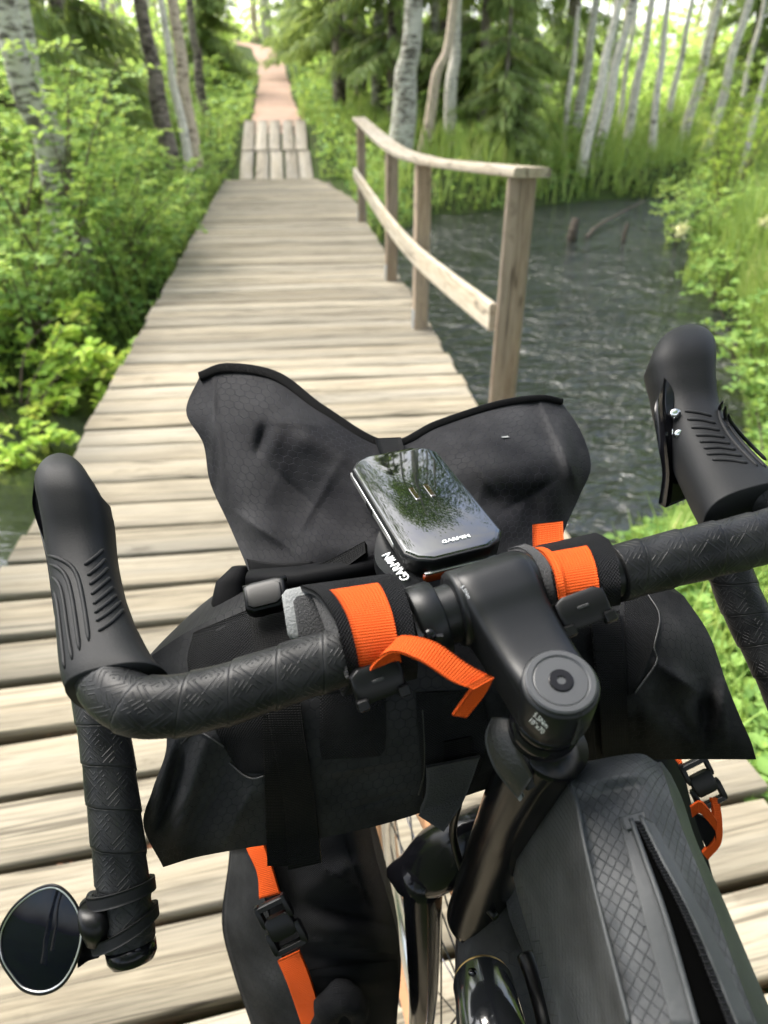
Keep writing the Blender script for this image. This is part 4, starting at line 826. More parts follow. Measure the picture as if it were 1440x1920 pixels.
# stem print
lp = U(1000, 1372, .345)
def decal_text(body, size, x, y, S, ax, ay, mat, parent, off=.0007):
    me = text_me(body, size/1., 'lettering', 0., .0); n = len(me.vertices); co = np.zeros(n*3, np.float32); me.vertices.foreach_get('co', co); co = co.reshape(-1, 3)
    ax = np.array(ax, float)/math.hypot(*ax); ay = np.array(ay, float)/math.hypot(*ay); px_ = np.array([x, y])+co[:, :1]*ax+co[:, 1:2]*ay
    W = np.array([U(a, b, S(a, b)-off) for a, b in px_]); me.vertices.foreach_set('co', W.astype(np.float32).ravel()); me.materials.clear(); me.update(); return link('lettering', me, mat, parent)
SV = np.zeros(len(stem.data.vertices)*3, np.float32); stem.data.vertices.foreach_get('co', SV); SVS = Ray(SV.reshape(-1, 3), [[p.vertices for p in stem.data.polygons]])
def skin_text(body, size, x, y, z, ax, ay, mat, parent, name='lettering', sxx=1.):
    """flat print facing the eye at a measured spot; ax, ay photo directions"""
    c = U(x, y, z); xd = U(x+ax[0], y+ax[1], z)-c; yd = U(x+ay[0], y+ay[1], z)-c; return place_text(name, body, size, c, xd, yd, mat, parent, sx=sxx)
bz = PJ(Bc)[2]
decal_text('5.5Nm', 13, 1014, 1351, SVS, (25, 24), (12, -13), MAT['white_ink'], stem); decal_text('10°x70', 13, 1006, 1361, SVS, (25, 24), (12, -13), MAT['white_ink'], stem)
decal_text('5.5Nm', 10, 873, 1110, SVS, (11, 17), (12, -8), MAT['grey_ink'], stem)

# head tube, fork, wheel
hp = [(1040, 1395, .400), (1000, 1445, .425), (955, 1530, .47), (915, 1640, .54), (890, 1720, .59)]
add('head_tube', tube_np(path(hp, 50), np.interp(np.arange(50), [0, 8, 20, 49], [.0185, .0195, .0185, .0215]), 40), plain('head_tube_paint', (.0025, .0025, .003), .22, cvar=.3, spec=.16), bike)
fk = cat(np.array([(728, 1655, .63, 10, .004), (760, 1655, .625, 38, .016), (800, 1638, .615, 66, .024), (850, 1620, .60, 74, .028), (890, 1600, .59, 66, .028), (925, 1590, .585, 50, .02)], float), 40)
C = UA(fk[:, :3]); Tn = unit(np.gradient(C, axis=0)); upx = UA(fk[:, :3]+np.array([0, -1, 0]))-C; A = unit(upx)*(fk[:, 3:4]*fk[:, 2:3]/FPX); Bv = unit(np.cross(Tn, A))*fk[:, 4:5]
add('fork_crown', loft_np(C-CAMD*.02, A, Bv, ex=3, seg=40), MAT['gloss_black'], bike)
HUB = CAM+RT*.088+FH*.452-UP*.945; WY = rotm(.287, -.05, 0); wf = RB_ if False else np.stack([RT, FH, UP], 1)@WY; wx_, wf_, wu_ = wf[:, 0], wf[:, 1], wf[:, 2]
wheel = add('front_wheel', tube_np(np.array([HUB-wx_*.05, HUB-wx_*.03, HUB+wx_*.03, HUB+wx_*.05]), np.array([.012, .02, .02, .012]), 20), MAT['dark_steel'], bike)
th = np.linspace(0, 2*np.pi, 121)
def ring(prof, closed=True):
    pr = np.array(prof+prof[:1]); G = HUB+(pr[None, :, :1]*(np.cos(th)[:, None, None]*wf_+np.sin(th)[:, None, None]*wu_))+pr[None, :, 1:]*wx_
    return G.reshape(-1, 3), [grid_faces(121, len(pr))], np.zeros((121*len(pr), 2))
add('rim', ring([(.312, -.004), (.300, -.007), (.288, -.0095), (.278, -.006), (.275, 0), (.278, .006), (.288, .0095), (.300, .007), (.312, .004)]), MAT['chrome'], wheel)
add('tyre', [ring([(.309+.0, -.009), (.322, -.020), (.338, -.017), (.347, -.008), (.349, 0), (.347, .008), (.338, .017), (.322, .020), (.309, .009)])], MAT['tan'], wheel)
kn = []
for i in range(110):
    a = 2*np.pi*i/110; rd = math.cos(a)*wf_+math.sin(a)*wu_; tg = -math.sin(a)*wf_+math.cos(a)*wu_
    for s, w in ((-.0105, .006), (.0105, .006)) if i % 2 else ((0, .005), (-.017, .004), (.017, .004)): kn.append(box_np(HUB+rd*(.3485-abs(s)*.5)+wx_*s, wx_*w, tg*.006, rd*.003, .2))
VV, FF, _ = join_np(kn); add('tread', (VV, FF, None), MAT['tyre'], wheel)['kind'] = 'stuff'
for i in range(28):
    a = 2*np.pi*i/28; s = 1 if i % 2 else -1; b = a+(.55 if (i//2) % 2 else -.55); p0 = HUB+wx_*.028*s+(math.cos(b)*wf_+math.sin(b)*wu_)*.022; p1 = HUB+(math.cos(a)*wf_+math.sin(a)*wu_)*.279
    add('spoke', tube_np(np.array([p0, p1]), .0011, 6, ref=wx_), MAT['dark_steel'], wheel)
for s in (-1, 1):
    p1 = HUB+wx_*.055*s; p0 = U(858, 1612, .625)+wx_*.030*s; add('fork_leg', tube_np(cat(np.array([p0, (p0+p1)/2-wf_*.012, p1]), 20), np.linspace(.017, .010, 20), 20), MAT['gloss_black'], bike)
add('cable', tube_np(path([(860, 1500, .50), (850, 1570, .54), (880, 1660, .55), (930, 1720, .53)], 40), .0028, 10), MAT['black_plastic'], bike)

# ------------------------------------------------------------------ cycling computer and its mount
DR = np.array([[.9422336, -.33420976, -.02235379], [-.21004033, -.53754153, -.81665915], [.26091936, .77417888, -.57668722]]); CB = np.stack([RT, CD, CF], 1)
DX, DY, DZ = (CB@DR).T; DC = CAM+CB@np.array([.02385455, -.00941646, .47883405])
comp = thing('cycling_computer', 'black cycling computer with dark glass screen reflecting trees and sky', 'bike computer', tuple(DC))
def slab(W, Ln, z0, z1, ch, inset0=0., inset1=0., n=5, cz=None):
    """chamfered rectangle prism in the device frame"""
    def outl(i):
        a, b, c = W/2-i, Ln/2-i, ch; p = []
        for (sx_, sy_) in ((1, 1), (-1, 1), (-1, -1), (1, -1)):
            c1 = np.array([sx_*(a-c), sy_*b]); c2 = np.array([sx_*a, sy_*(b-c*.85)]); cr = np.array([sx_*a, sy_*b])
            seq = [c2, c1] if sx_*sy_ > 0 else [c1, c2]
            A0, A1 = seq; k = [(1-t)**2*A0+2*t*(1-t)*(.5*cr+.25*(A0+A1))+t*t*A1 for t in np.linspace(0, 1, n)]; p += k
        return np.array(p)
    lv_ = [(z0, inset0), (z0+.3*(z1-z0), inset0*.2), (z1-.0012, 0.), (z1-.0003, .0005+inset1*.5), (z1, .0012+inset1)]; V = []
    for z, i in lv_:
        o = outl(i); V.append(DC+o[:, :1]*DX+o[:, 1:]*DY+z*DZ)
    k = 4*n; V = np.concatenate(V); F = []
    for a in range(len(lv_)-1):
        for j in range(k): F.append((a*k+j, a*k+(j+1) % k, (a+1)*k+(j+1) % k, (a+1)*k+j))
    m = len(lv_); return V, [np.array(F), np.array([list(range(k))[::-1]]), np.array([[(m-1)*k+j for j in range(k)]])], None
add('body', slab(.0612, .1200, -.0175, -.0005, .0135, .0035, n=3), MAT['matte_black'], comp, auto=35)
add('screen', slab(.0588, .1172, -.004, .0006, .0128, 0, .0004, n=3), MAT['glass_black'], comp, auto=25)
def dev(x, y, z=0.): return DC+x*DX+y*DY+z*DZ
for s in (-1, 1):
    add('side_trim', box_np(dev(s*.0298, .012, -.0088), DX*.0009, DY*.042, DZ*.0026, .3), MAT['silver'], comp)
add('side_button', box_np(dev(-.0304, .013, -.0088), DX*.0009, DY*.006, DZ*.0022, .3), MAT['black_plastic'], comp)
add('lower_button', box_np(dev(-.0125, -.0592, -.0128), DX*.0105, DY*.0016, DZ*.0028, .3), MAT['amber'], comp); add('lower_button', box_np(dev(.0125, -.0592, -.0128), DX*.0105, DY*.0016, DZ*.0028, .3), MAT['black_plastic'], comp)
add('button_trim', box_np(dev(0, -.0596, -.0092), DX*.0225, DY*.0012, DZ*.0005, .3), MAT['silver'], comp)
place_text('brand_lettering', 'GARMIN', .0040, dev(.0015, -.0485, .0009), DX, DY, MAT['white_ink'], comp, sx=1.15)
for k in (-.0035, .0065): add('pause_mark', box_np(dev(k, .004, .0007), DX*.0017, DY*.0075, DZ*.0002, .3), MAT['dim_orange'], comp)
mount = thing('computer_mount', 'black out-front mount arm with white lettering under the cycling computer', 'mount', tuple(U(790, 1165, .40)))
ea = [(716, 990, .480), (703, 1030, .466), (706, 1068, .45), (733, 1103, .43), (766, 1152, .398), (783, 1204, .385)]; eb = [(775, 1000, .480), (752, 1040, .464), (764, 1068, .449), (800, 1122, .425), (815, 1150, .40), (829, 1204, .386)]
add('arm', ribbon_np(UA(ea), UA(eb), .009, 40, 8), MAT['matte_black'], mount, auto=50)
Mc = U(800, 1167, .404)
md = unit(U(930, 1122, .41)-U(645, 1228, .395)); add('clamp', tube_np(np.array([Mc-md*.0075, Mc-md*.0072, Mc-md*.006, Mc+md*.006, Mc+md*.0072, Mc+md*.0075]), np.array([.017, .0198, .0208, .0208, .0198, .017]), 48), MAT['matte_black'], mount)
add('clamp_bolt', tube_np(np.array([U(806, 1190, .386), U(806, 1192, .381)]), .0032, 16), MAT['gloss_black'], mount)
b0, b1 = U(763, 1087, .4375-.006), U(724, 1038, .461-.006); w0 = U(728, 1095, .4375-.006)-U(770, 1066, .445-.006)
place_text('brand_lettering', 'GARMIN', .0078, (b0+b1)/2+CAMD*.0012, b1-b0, w0, MAT['white_ink'], mount, sx=1.0)
add('cradle', tube_np(np.array([dev(0, .002, -.0152), dev(0, .002, -.019), dev(0, .002, -.023)]), np.array([.015, .0155, .014]), 32), MAT['black_plastic'], mount)

# ------------------------------------------------------------------ handlebar roll
roll = thing('handlebar_roll', 'long black roll bag strapped across the front below the handlebar', 'bag', tuple(U(860, 1400, .5)))
rg = [[(268, 1240, .505), (360, 1180, .492), (470, 1132, .488), (620, 1104, .486), (800, 1090, .486), (960, 1090, .49), (1100, 1096, .497), (1220, 1098, .505), (1283, 1118, .52)],
      [(300, 1315, .478), (375, 1270, .462), (480, 1225, .452), (620, 1195, .450), (800, 1180, .450), (960, 1178, .455), (1110, 1175, .462), (1240, 1172, .475), (1330, 1190, .50)],
      [(312, 1400, .47), (390, 1360, .448), (490, 1330, .438), (620, 1300, .436), (800, 1285, .436), (960, 1275, .442), (1120, 1265, .45), (1260, 1262, .465), (1362, 1280, .493)],
      [(286, 1480, .475), (380, 1450, .457), (490, 1425, .442), (620, 1400, .440), (790, 1380, .440), (950, 1362, .447), (1120, 1338, .454), (1270, 1335, .47), (1388, 1345, .494)],
      [(269, 1548, .483), (365, 1525, .468), (490, 1500, .456), (620, 1478, .453), (780, 1450, .453), (930, 1428, .46), (1110, 1388, .468), (1270, 1378, .48), (1408, 1390, .497)],
      [(306, 1626, .502), (375, 1606, .488), (500, 1584, .478), (620, 1568, .475), (755, 1535, .475), (905, 1482, .48), (1090, 1428, .488), (1250, 1424, .496), (1418, 1424, .503)]]
cr = [(325, 1380, 292, 1520, -.008, 13), (345, 1400, 300, 1540, .014, 13), (385, 1390, 320, 1600, -.012, 17), (440, 1400, 340, 1600, .010, 22), (500, 1450, 400, 1600, -.006, 26), (1240, 1255, 1330, 1310, -.008, 18), (1310, 1270, 1335, 1370, .016, 20), (1230, 1290, 1300, 1390, .010, 24), (1350, 1290, 1345, 1380, -.008, 16), (1180, 1250, 1230, 1390, -.006, 30),
      (1040, 1200, 1060, 1400, .006, 40), (345, 1440, 285, 1570, .006, 6, 1), (420, 1440, 330, 1610, -.006, 7, 1), (380, 1480, 310, 1560, .004, 5, 1), (470, 1480, 420, 1590, -.004, 6, 1), (1225, 1240, 1262, 1265, -.004, 6, 1), (1262, 1265, 1312, 1302, -.007, 7, 1), (1312, 1302, 1322, 1400, .007, 7, 1), (1355, 1250, 1362, 1400, -.005, 6, 1), (1240, 1330, 1300, 1400, -.005, 7, 1), (1190, 1300, 1200, 1400, .003, 8, 1), (620, 1450, 760, 1425, -.003, 6, 1), (650, 1520, 780, 1480, .003, 6, 1), (380, 1200, 440, 1160, -.003, 6, 1), (640, 1330, 760, 1350, -.004, 40), (820, 1300, 880, 1480, .008, 40), (600, 1480, 780, 1440, .004, 30), (470, 1150, 420, 1350, .004, 26)]
o, RS = bag('shell', rg, .13, unit(FH*.95-UP*.25), MAT['hex_black'], roll, 100, 170, cr, (.0028, 70), 9., 3)
def onbag(S, pts, off=.0025): return [(x, y, S(x, y)-off) for x, y in pts]
def patch(name, L_, R__, S, mat, parent, th=.0016, off=.0016, n=30, m=16):
    """piece of cloth lying on a bag between two edge lines"""
    A = cat(np.array(L_, float), n); B = cat(np.array(R__, float), n); s = np.linspace(0, 1, m); G = A[:, None]*(1-s)[None, :, None]+B[:, None]*s[None, :, None]
    Z = np.array([[S(*p) for p in row] for row in G]); Z[1:-1] = .25*Z[:-2]+.5*Z[1:-1]+.25*Z[2:]; Z[:, 1:-1] = .25*Z[:, :-2]+.5*Z[:, 1:-1]+.25*Z[:, 2:]
    P = UA(np.concatenate([G, (Z-off)[..., None]], -1)); N = unit(np.cross(np.gradient(P, axis=0), np.gradient(P, axis=1))); N = N*np.sign((N*(CAM-P)).sum(-1))[..., None]
    du = np.concatenate([[0], np.cumsum(np.linalg.norm(np.diff(P[:, m//2], axis=0), axis=1))]); W = np.linalg.norm(P[n//2, -1]-P[n//2, 0]); uv = np.stack(np.broadcast_arrays(du[:, None], s[None]*W), -1).reshape(-1, 2)
    Q = P-N*th; V = np.concatenate([P.reshape(-1, 3), Q.reshape(-1, 3)]); i = np.arange(n*m).reshape(n, m); k = n*m
    def sq(e): return np.stack([e[:-1], e[1:], e[1:]+k, e[:-1]+k], 1)
    return add(name, (V, [grid_faces(n, m), grid_faces(n, m, k), sq(i[:, 0]), sq(i[:, -1]), sq(i[0]), sq(i[-1])], np.concatenate([uv, uv])), MAT[mat], parent)
patch('wear_panel', [(362, 1186), (352, 1250), (385, 1330), (420, 1400), (450, 1448)], [(480, 1136), (498, 1240), (505, 1330), (505, 1400), (500, 1452)], RS, 'cordura', roll, .001, .0012)
patch('wear_panel', [(600, 1300), (600, 1350), (600, 1400), (605, 1425)], [(722, 1290), (724, 1350), (722, 1400), (712, 1418)], RS, 'cordura', roll, .001, .0012)
patch('wear_panel', [(780, 1300), (786, 1380), (790, 1440), (792, 1500)], [(900, 1295), (915, 1360), (905, 1430), (880, 1480)], RS, 'cordura', roll, .001, .0022)
patch('wear_panel', [(1170, 1110), (1172, 1180), (1176, 1260), (1178, 1305)], [(1212, 1108), (1236, 1155), (1224, 1215), (1190, 1298)], RS, 'cordura', roll, .001, .0012)
patch('strap', [(493, 1340), (494, 1420), (498, 1520), (501, 1624)], [(530, 1340), (533, 1420), (538, 1520), (540, 1624)], RS, 'web_black', roll, .002, .003)
patch('strap', [(497, 1300), (508, 1380), (532, 1508), (540, 1632)], [(560, 1295), (571, 1380), (590, 1497), (602, 1618)], RS, 'web_black', roll, .002, .0062)
patch('strap', [(468, 1140), (470, 1175), (478, 1230)], [(542, 1126), (545, 1165), (552, 1215)], RS, 'web_black', roll, .002, .005)
patch('strap', [(1108, 1150), (1114, 1220), (1124, 1320), (1130, 1425)], [(1162, 1145), (1168, 1220), (1176, 1320), (1180, 1425)], RS, 'web_black', roll, .002, .005)
patch('strap', [(1086, 1290), (1092, 1350), (1096, 1425)], [(1108, 1290), (1114, 1350), (1118, 1425)], RS, 'web_black', roll, .002, .003)
patch('label_tab', [(832, 1392), (832, 1412), (832, 1428)], [(882, 1382), (884, 1400), (884, 1418)], RS, 'web_black', roll, .001, .004)
patch('velcro_flap', [(800, 1440), (800, 1490), (785, 1530)], [(900, 1420), (870, 1500), (832, 1560)], RS, 'fuzz', roll, .002, .012)
def seam(pts, S, parent, mat='leather', r=.0006, off=.0018):
    P = UA(onbag(S, resample(cat(np.array(pts, float), 80), 50), off)); 
    for _ in range(3): P[1:-1] = .25*P[:-2]+.5*P[1:-1]+.25*P[2:]
    add('seam', tube_np(P, r, 6), MAT[mat], parent)
seam([(1212, 1110), (1237, 1155), (1226, 1215), (1232, 1240), (1190, 1300)], RS, roll); seam([(792, 1330), (796, 1400), (795, 1450), (785, 1490)], RS, roll); seam([(430, 1430), (455, 1452), (475, 1460), (495, 1455)], RS, roll); seam([(340, 1395), (370, 1372), (420, 1400)], RS, roll)
bc = U(500, 1120, .462); bx_ = unit(U(540, 1108, .462)-U(460, 1128, .462)); by_ = unit(CAMD*.6+BU*.8); by_ = unit(by_-(by_@bx_)*bx_); bz_ = np.cross(bx_, by_)
bk = add('buckle', [box_np(bc, bx_*.0128, by_*.006, bz_*.0095, .25), box_np(bc+by_*.0062+bz_*.001, bx_*.0105, by_*.0012, bz_*.0072, .3)], MAT['black_plastic'], roll, auto=50); bk['kind'] = 'stuff'
add('buckle_bar', tube_np(np.array([bc-bx_*.0135-bz_*.0095, bc+bx_*.0135-bz_*.0095]), .002, 10), MAT['black_plastic'], roll)
# folded end of the roll that shows behind the tape
add('rolled_end', loft_np(UA([(452, 1062, .54), (436, 1090, .535), (430, 1130, .53), (440, 1165, .525)]), np.array([RT*.006, RT*.011, RT*.012, RT*.011]), np.array([CAMD*.012]*4), seg=24), MAT['smooth_nylon'], roll)

# ------------------------------------------------------------------ accessory pouch on top
pouch = thing('handlebar_pouch', 'charcoal honeycomb nylon pouch folded like butterfly wings in front of the computer', 'bag', tuple(U(740, 900, .54)))
pg = [[(376, 702, .612), (428, 686, .610), (520, 702, .600), (608, 766, .585), (725, 830, .57), (820, 792, .585), (930, 756, .60), (1010, 744, .612), (1050, 750, .62)],
      [(349, 771, .60), (420, 762, .587), (505, 780, .568), (600, 820, .552), (722, 862, .546), (830, 838, .556), (930, 815, .566), (1020, 800, .585), (1089, 808, .605)],
      [(381, 832, .588), (430, 848, .567), (508, 856, .556), (600, 872, .543), (720, 898, .532), (840, 888, .536), (940, 873, .546), (1030, 866, .558), (1108, 874, .590)],
      [(394, 905, .574), (446, 918, .552), (520, 925, .545), (600, 935, .536), (720, 950, .52), (840, 950, .522), (940, 935, .53), (1022, 935, .545), (1086, 932, .575)],
      [(430, 985, .553), (478, 988, .537), (545, 988, .534), (612, 985, .527), (720, 995, .51), (840, 1000, .51), (930, 990, .515), (1000, 992, .53), (1062, 985, .555)],
      [(460, 1056, .530), (508, 1058, .52), (560, 1050, .515), (622, 1030, .512), (720, 1030, .50), (840, 1045, .50), (920, 1035, .505), (990, 1035, .515), (1048, 1030, .535)],
      [(476, 1098, .522), (520, 1100, .514), (570, 1092, .51), (630, 1078, .507), (720, 1070, .498), (840, 1080, .498), (920, 1070, .50), (990, 1066, .51), (1042, 1060, .528)]]
pc = [(494, 795, 486, 855, .0035, 11), (518, 795, 512, 860, -.003, 16), (540, 830, 600, 810, -.004, 34), (520, 900, 640, 960, .007, 55), (450, 980, 620, 1010, -.005, 24), (405, 770, 420, 950, -.004, 10), (1050, 790, 1080, 930, -.006, 14), (1000, 760, 1060, 900, .005, 18), (880, 830, 990, 900, -.006, 40), (900, 930, 980, 950, .008, 30), (760, 840, 850, 900, .004, 30), (1000, 900, 1000, 1000, .006, 26), (402, 700, 398, 900, -.004, 5, 1), (500, 790, 480, 850, .004, 6, 1), (500, 790, 620, 800, -.0035, 7, 1), (505, 870, 600, 960, .003, 7, 1), (440, 960, 560, 1040, -.003, 6, 1), (640, 860, 560, 1000, -.003, 7, 1), (1010, 745, 1090, 930, -.005, 6, 1), (880, 860, 960, 960, -.003, 7, 1), (940, 960, 1040, 900, .004, 7, 1), (800, 830, 900, 790, .002, 7, 1), (760, 850, 720, 930, -.003, 7, 1)]
o, PS = bag('shell', pg, .045, unit(FH*.8-UP*.5), MAT['hex_grey'], pouch, 80, 140, pc, (.0006, 50), 5., 8)
edge = cat(np.array(pg[0], float), 120); up_ = UA(edge+np.array([0, -7, .0]))
PE = UA(edge); L2 = UA(np.stack([edge[:, 0]+1, edge[:, 1]+np.interp(np.arange(120), [0, 20, 60, 100, 119], [15, 17, 15, 12, 10]), edge[:, 2]-.004], 1)); L1 = UA(np.stack([edge[:, 0], edge[:, 1]-5, edge[:, 2]+.001], 1))
hp_ = np.interp(np.arange(120), [0, 15, 60, 100, 119], [9, 10, 8.5, 7, 6]); EB = UA(np.stack([edge[:, 0], edge[:, 1]+hp_*.55, edge[:, 2]-.002], 1)); Tb = unit(np.gradient(EB, axis=0)); Nb = unit(np.cross(Tb, CAMD))
add('binding', loft_np(EB, Nb*(hp_*edge[:, 2]/FPX)[:, None], np.cross(Nb, Tb)*.0045, ex=4, seg=20), MAT['web_black'], pouch)
add('centre_strap', ribbon_np(UA([(703, 824, .566), (712, 850, .545), (722, 880, .532)]), UA([(752, 822, .566), (758, 842, .545), (766, 872, .532)]), .002, 16, 6), MAT['smooth_nylon'], pouch)
patch('hem', [(462, 1048), (520, 1056), (585, 1052)], [(470, 1076), (525, 1082), (590, 1076)], PS, 'smooth_nylon', pouch, .003, .003, 16, 8)
add('webbing_loop', ribbon_np(UA([(583, 1068, .49), (630, 1048, .486), (686, 1018, .484)]), UA([(590, 1092, .482), (640, 1072, .478), (688, 1040, .477)]), .004, 20, 6), MAT['web_black'], pouch)
add('front_flap', loft_np(UA([(470, 1085, .51), (560, 1085, .50), (640, 1070, .495), (720, 1060, .492)]), np.array([-CD*.006, -CD*.008, -CD*.008, -CD*.007]), np.array([CF*.02]*4), seg=28), MAT['smooth_nylon'], pouch)
add('scuff', [ribbon_np(UA([(940, 818, PS(940, 818)-.0012), (952, 817, PS(952, 817)-.0012)]), UA([(941, 821, PS(941, 821)-.0012), (955, 820, PS(955, 820)-.0012)]), .0004, 4, 3)], MAT['foam'], pouch)

# ------------------------------------------------------------------ orange hook-and-loop straps
def clip(c, x, y, parent, s=1.):
    z = np.cross(x, y); p = [box_np(c, x*.0128*s, y*.0045*s, z*.0085*s, .3)]
    add('buckle', p, MAT['black_plastic'], parent, auto=50)
    for k in (-1, 1): add('buckle_lug', box_np(c+x*k*.0105*s+z*.008*s+y*.002, x*.003*s, y*.0045*s, z*.003*s, .3), MAT['black_plastic'], parent, auto=50)
    add('buckle_slot', box_np(c+y*.0046*s-z*.001, x*.003*s, y*.0003*s, z*.0008*s, .3), MAT['leather'], parent)
os1 = thing('orange_strap', 'orange webbing strap with long free tail around the left half of the handlebar', 'strap', tuple(U(700, 1200, .39)))
lA = [(634, 1172, .435), (600, 1110, .437), (593, 1099, .424), (622, 1112, .399), (648, 1150, .382), (664, 1200, .3745), (674, 1250, .376), (676, 1282, .388), (660, 1285, .415)]; lB = [(700, 1150, .435), (690, 1095, .437), (690, 1086, .424), (712, 1098, .399), (732, 1140, .382), (744, 1190, .3745), (750, 1238, .376), (750, 1266, .388), (740, 1265, .415)]
add('webbing', ribbon_np(UA(lA), UA(lB), .0016, 90, 8, closed=True, side=None), MAT['web_orange'], os1)
def grow(a, b, l, r, dz):
    A, B = np.array(a, float), np.array(b, float); d = B-A; A2 = A-d*l; B2 = B+d*r; A2[:, 2] += dz; B2[:, 2] += dz; return A2, B2
a2, b2 = grow(lA, lB, .30, .42, .0022); add('pad', ribbon_np(UA(a2), UA(b2), .003, 90, 10, closed=True), MAT['cordura'], os1)
add('tail', ribbon_np(UA([(690, 1262, .3715), (704, 1240, .366), (738, 1222, .359), (790, 1240, .353), (845, 1276, .351), (884, 1292, .352)]), UA([(752, 1240, .374), (745, 1205, .369), (760, 1193, .366), (815, 1205, .36), (875, 1245, .356), (924, 1270, .355)]), .0015, 60, 8), MAT['web_orange'], os1)
add('tail_end', ribbon_np(UA([(884, 1291, .3525), (868, 1312, .356), (848, 1340, .359)]), UA([(924, 1271, .3555), (905, 1305, .359), (874, 1344, .361)]), .0015, 16, 6), MAT['web_orange'], os1)
add('tail_hem', ribbon_np(UA([(872, 1286, .3498), (886, 1293, .3505)]), UA([(912, 1264, .354), (926, 1271, .3545)]), .0015, 6, 6), MAT['web_orange'], os1)
add('loop_fuzz', ribbon_np(UA([(588, 1120, .412), (606, 1165, .396), (625, 1215, .385), (650, 1272, .38)]), UA([(612, 1108, .408), (640, 1150, .392), (656, 1205, .381), (668, 1262, .379)]), .002, 24, 5), MAT['fuzz'], os1)
cx_ = unit(U(752, 1258, .38)-U(664, 1290, .376)); cy_ = unit(CAMD-(CAMD@cx_)*cx_); clip(U(708, 1276, .374), cx_, cy_, os1)
foam = thing('foam_spacer', 'light grey foam spacer beside the left orange strap behind the taped bar', 'spacer', tuple(U(570, 1150, .43)))
fx = unit(U(610, 1105, .43)-U(540, 1120, .43)); fy = unit(CAMD*.8+UP*.5); fy = unit(fy-(fy@fx)*fx); fz = np.cross(fx, fy)
add('block', box_np(U(575, 1150, .428), fx*.0115, fy*.008, fz*.014, .2), MAT['foam'], foam, auto=50); add('dark_layer', box_np(U(588, 1155, .420), fx*.0095, fy*.004, fz*.012, .2), MAT['fuzz'], foam, auto=50)

os2 = thing('orange_strap', 'orange webbing strap with a short upright tab around the bar right of the stem', 'strap', tuple(U(1070, 1070, .40)))
rA = [(1012, 1100, .455), (995, 1050, .452), (992, 1031, .440), (1018, 1038, .415), (1036, 1064, .398), (1045, 1095, .391), (1050, 1128, .391), (1052, 1150, .402), (1040, 1150, .43)]; rB = [(1092, 1080, .455), (1078, 1030, .452), (1074, 1013, .440), (1100, 1025, .415), (1114, 1052, .398), (1121, 1083, .391), (1124, 1114, .391), (1124, 1136, .402), (1112, 1130, .43)]
add('webbing', ribbon_np(UA(rA), UA(rB), .0016, 90, 8, closed=True), MAT['web_orange'], os2)
add('inner_layer', ribbon_np(UA([(993, 1028, .437), (1016, 1036, .4125), (1034, 1062, .396), (1043, 1094, .3885), (1048, 1126, .3885)]), UA([(1008, 1025, .437), (1032, 1034, .4125), (1049, 1059, .396), (1057, 1090, .3885), (1062, 1122, .3885)]), .0014, 30, 4), MAT['web_orange'], os2)
add('tab', ribbon_np(UA([(999, 984, .447), (999, 1008, .4435), (999, 1032, .438)]), UA([(1055, 978, .447), (1056, 1000, .4435), (1058, 1024, .438)]), .0015, 16, 6), MAT['web_orange'], os2)
a2, b2 = grow(rA, rB, .10, .52, .0022); add('pad', ribbon_np(UA(a2), UA(b2), .003, 90, 10, closed=True), MAT['cordura'], os2)
add('loop_fuzz', ribbon_np(UA([(952, 1032, .43), (975, 1030, .425), (1000, 1050, .405), (1020, 1092, .396), (1030, 1135, .398)]), UA([(985, 1022, .435), (1005, 1032, .42), (1028, 1058, .401), (1042, 1095, .394), (1050, 1138, .397)]), .002, 24, 5), MAT['fuzz'], os2)
cx_ = unit(U(1132, 1118, .39)-U(1046, 1150, .39)); cy_ = unit(CAMD*.85+BU*.3); cy_ = unit(cy_-(cy_@cx_)*cx_); clip(U(1092, 1142, .3885), cx_, cy_, os2, 1.02)

# ------------------------------------------------------------------ fork bags
fb = thing('fork_bag', 'black fork bag with orange strap and clip hanging left of the front wheel', 'bag', tuple(U(590, 1780, .7)))
fg = [[(432, 1560, .70), (470, 1540, .66), (530, 1530, .64), (600, 1520, .635), (660, 1520, .65), (690, 1530, .69)], [(428, 1620, .69), (470, 1610, .655), (535, 1600, .63), (605, 1595, .622), (670, 1600, .64), (706, 1610, .69)], [(416, 1730, .69), (470, 1720, .655), (540, 1715, .632), (615, 1710, .62), (690, 1715, .64), (738, 1720, .69)],
      [(438, 1825, .70), (490, 1820, .665), (555, 1815, .642), (625, 1812, .63), (705, 1812, .65), (752, 1805, .70)], [(470, 1920, .71), (520, 1920, .675), (580, 1920, .655), (640, 1920, .642), (705, 1920, .66), (744, 1920, .71)], [(510, 2040, .72), (555, 2040, .69), (610, 2040, .67), (660, 2040, .66), (710, 2040, .68), (740, 2040, .72)]]
o, FS = bag('shell', fg, .12, unit(FH*.9-UP*.45), MAT['cordura'], fb, 80, 90, [(560, 1700, 680, 1690, .012, 24), (600, 1740, 720, 1760, -.008, 20), (620, 1640, 690, 1620, -.008, 20), (580, 1790, 730, 1800, .008, 16), (640, 1830, 730, 1850, -.008, 16), (520, 1600, 560, 1700, .006, 14), (590, 1620, 700, 1680, -.006, 6, 1), (600, 1700, 740, 1740, .006, 6, 1), (560, 1760, 740, 1790, -.006, 6, 1), (600, 1840, 740, 1830, .005, 6, 1), (640, 1560, 690, 1700, .005, 7, 1)], (.005, 45), 6., 5)
patch('side_panel', [(434, 1590), (420, 1730), (440, 1825), (474, 1930)], [(476, 1590), (500, 1700), (530, 1800), (580, 1930)], FS, 'hex_black', fb, .001, .0018)
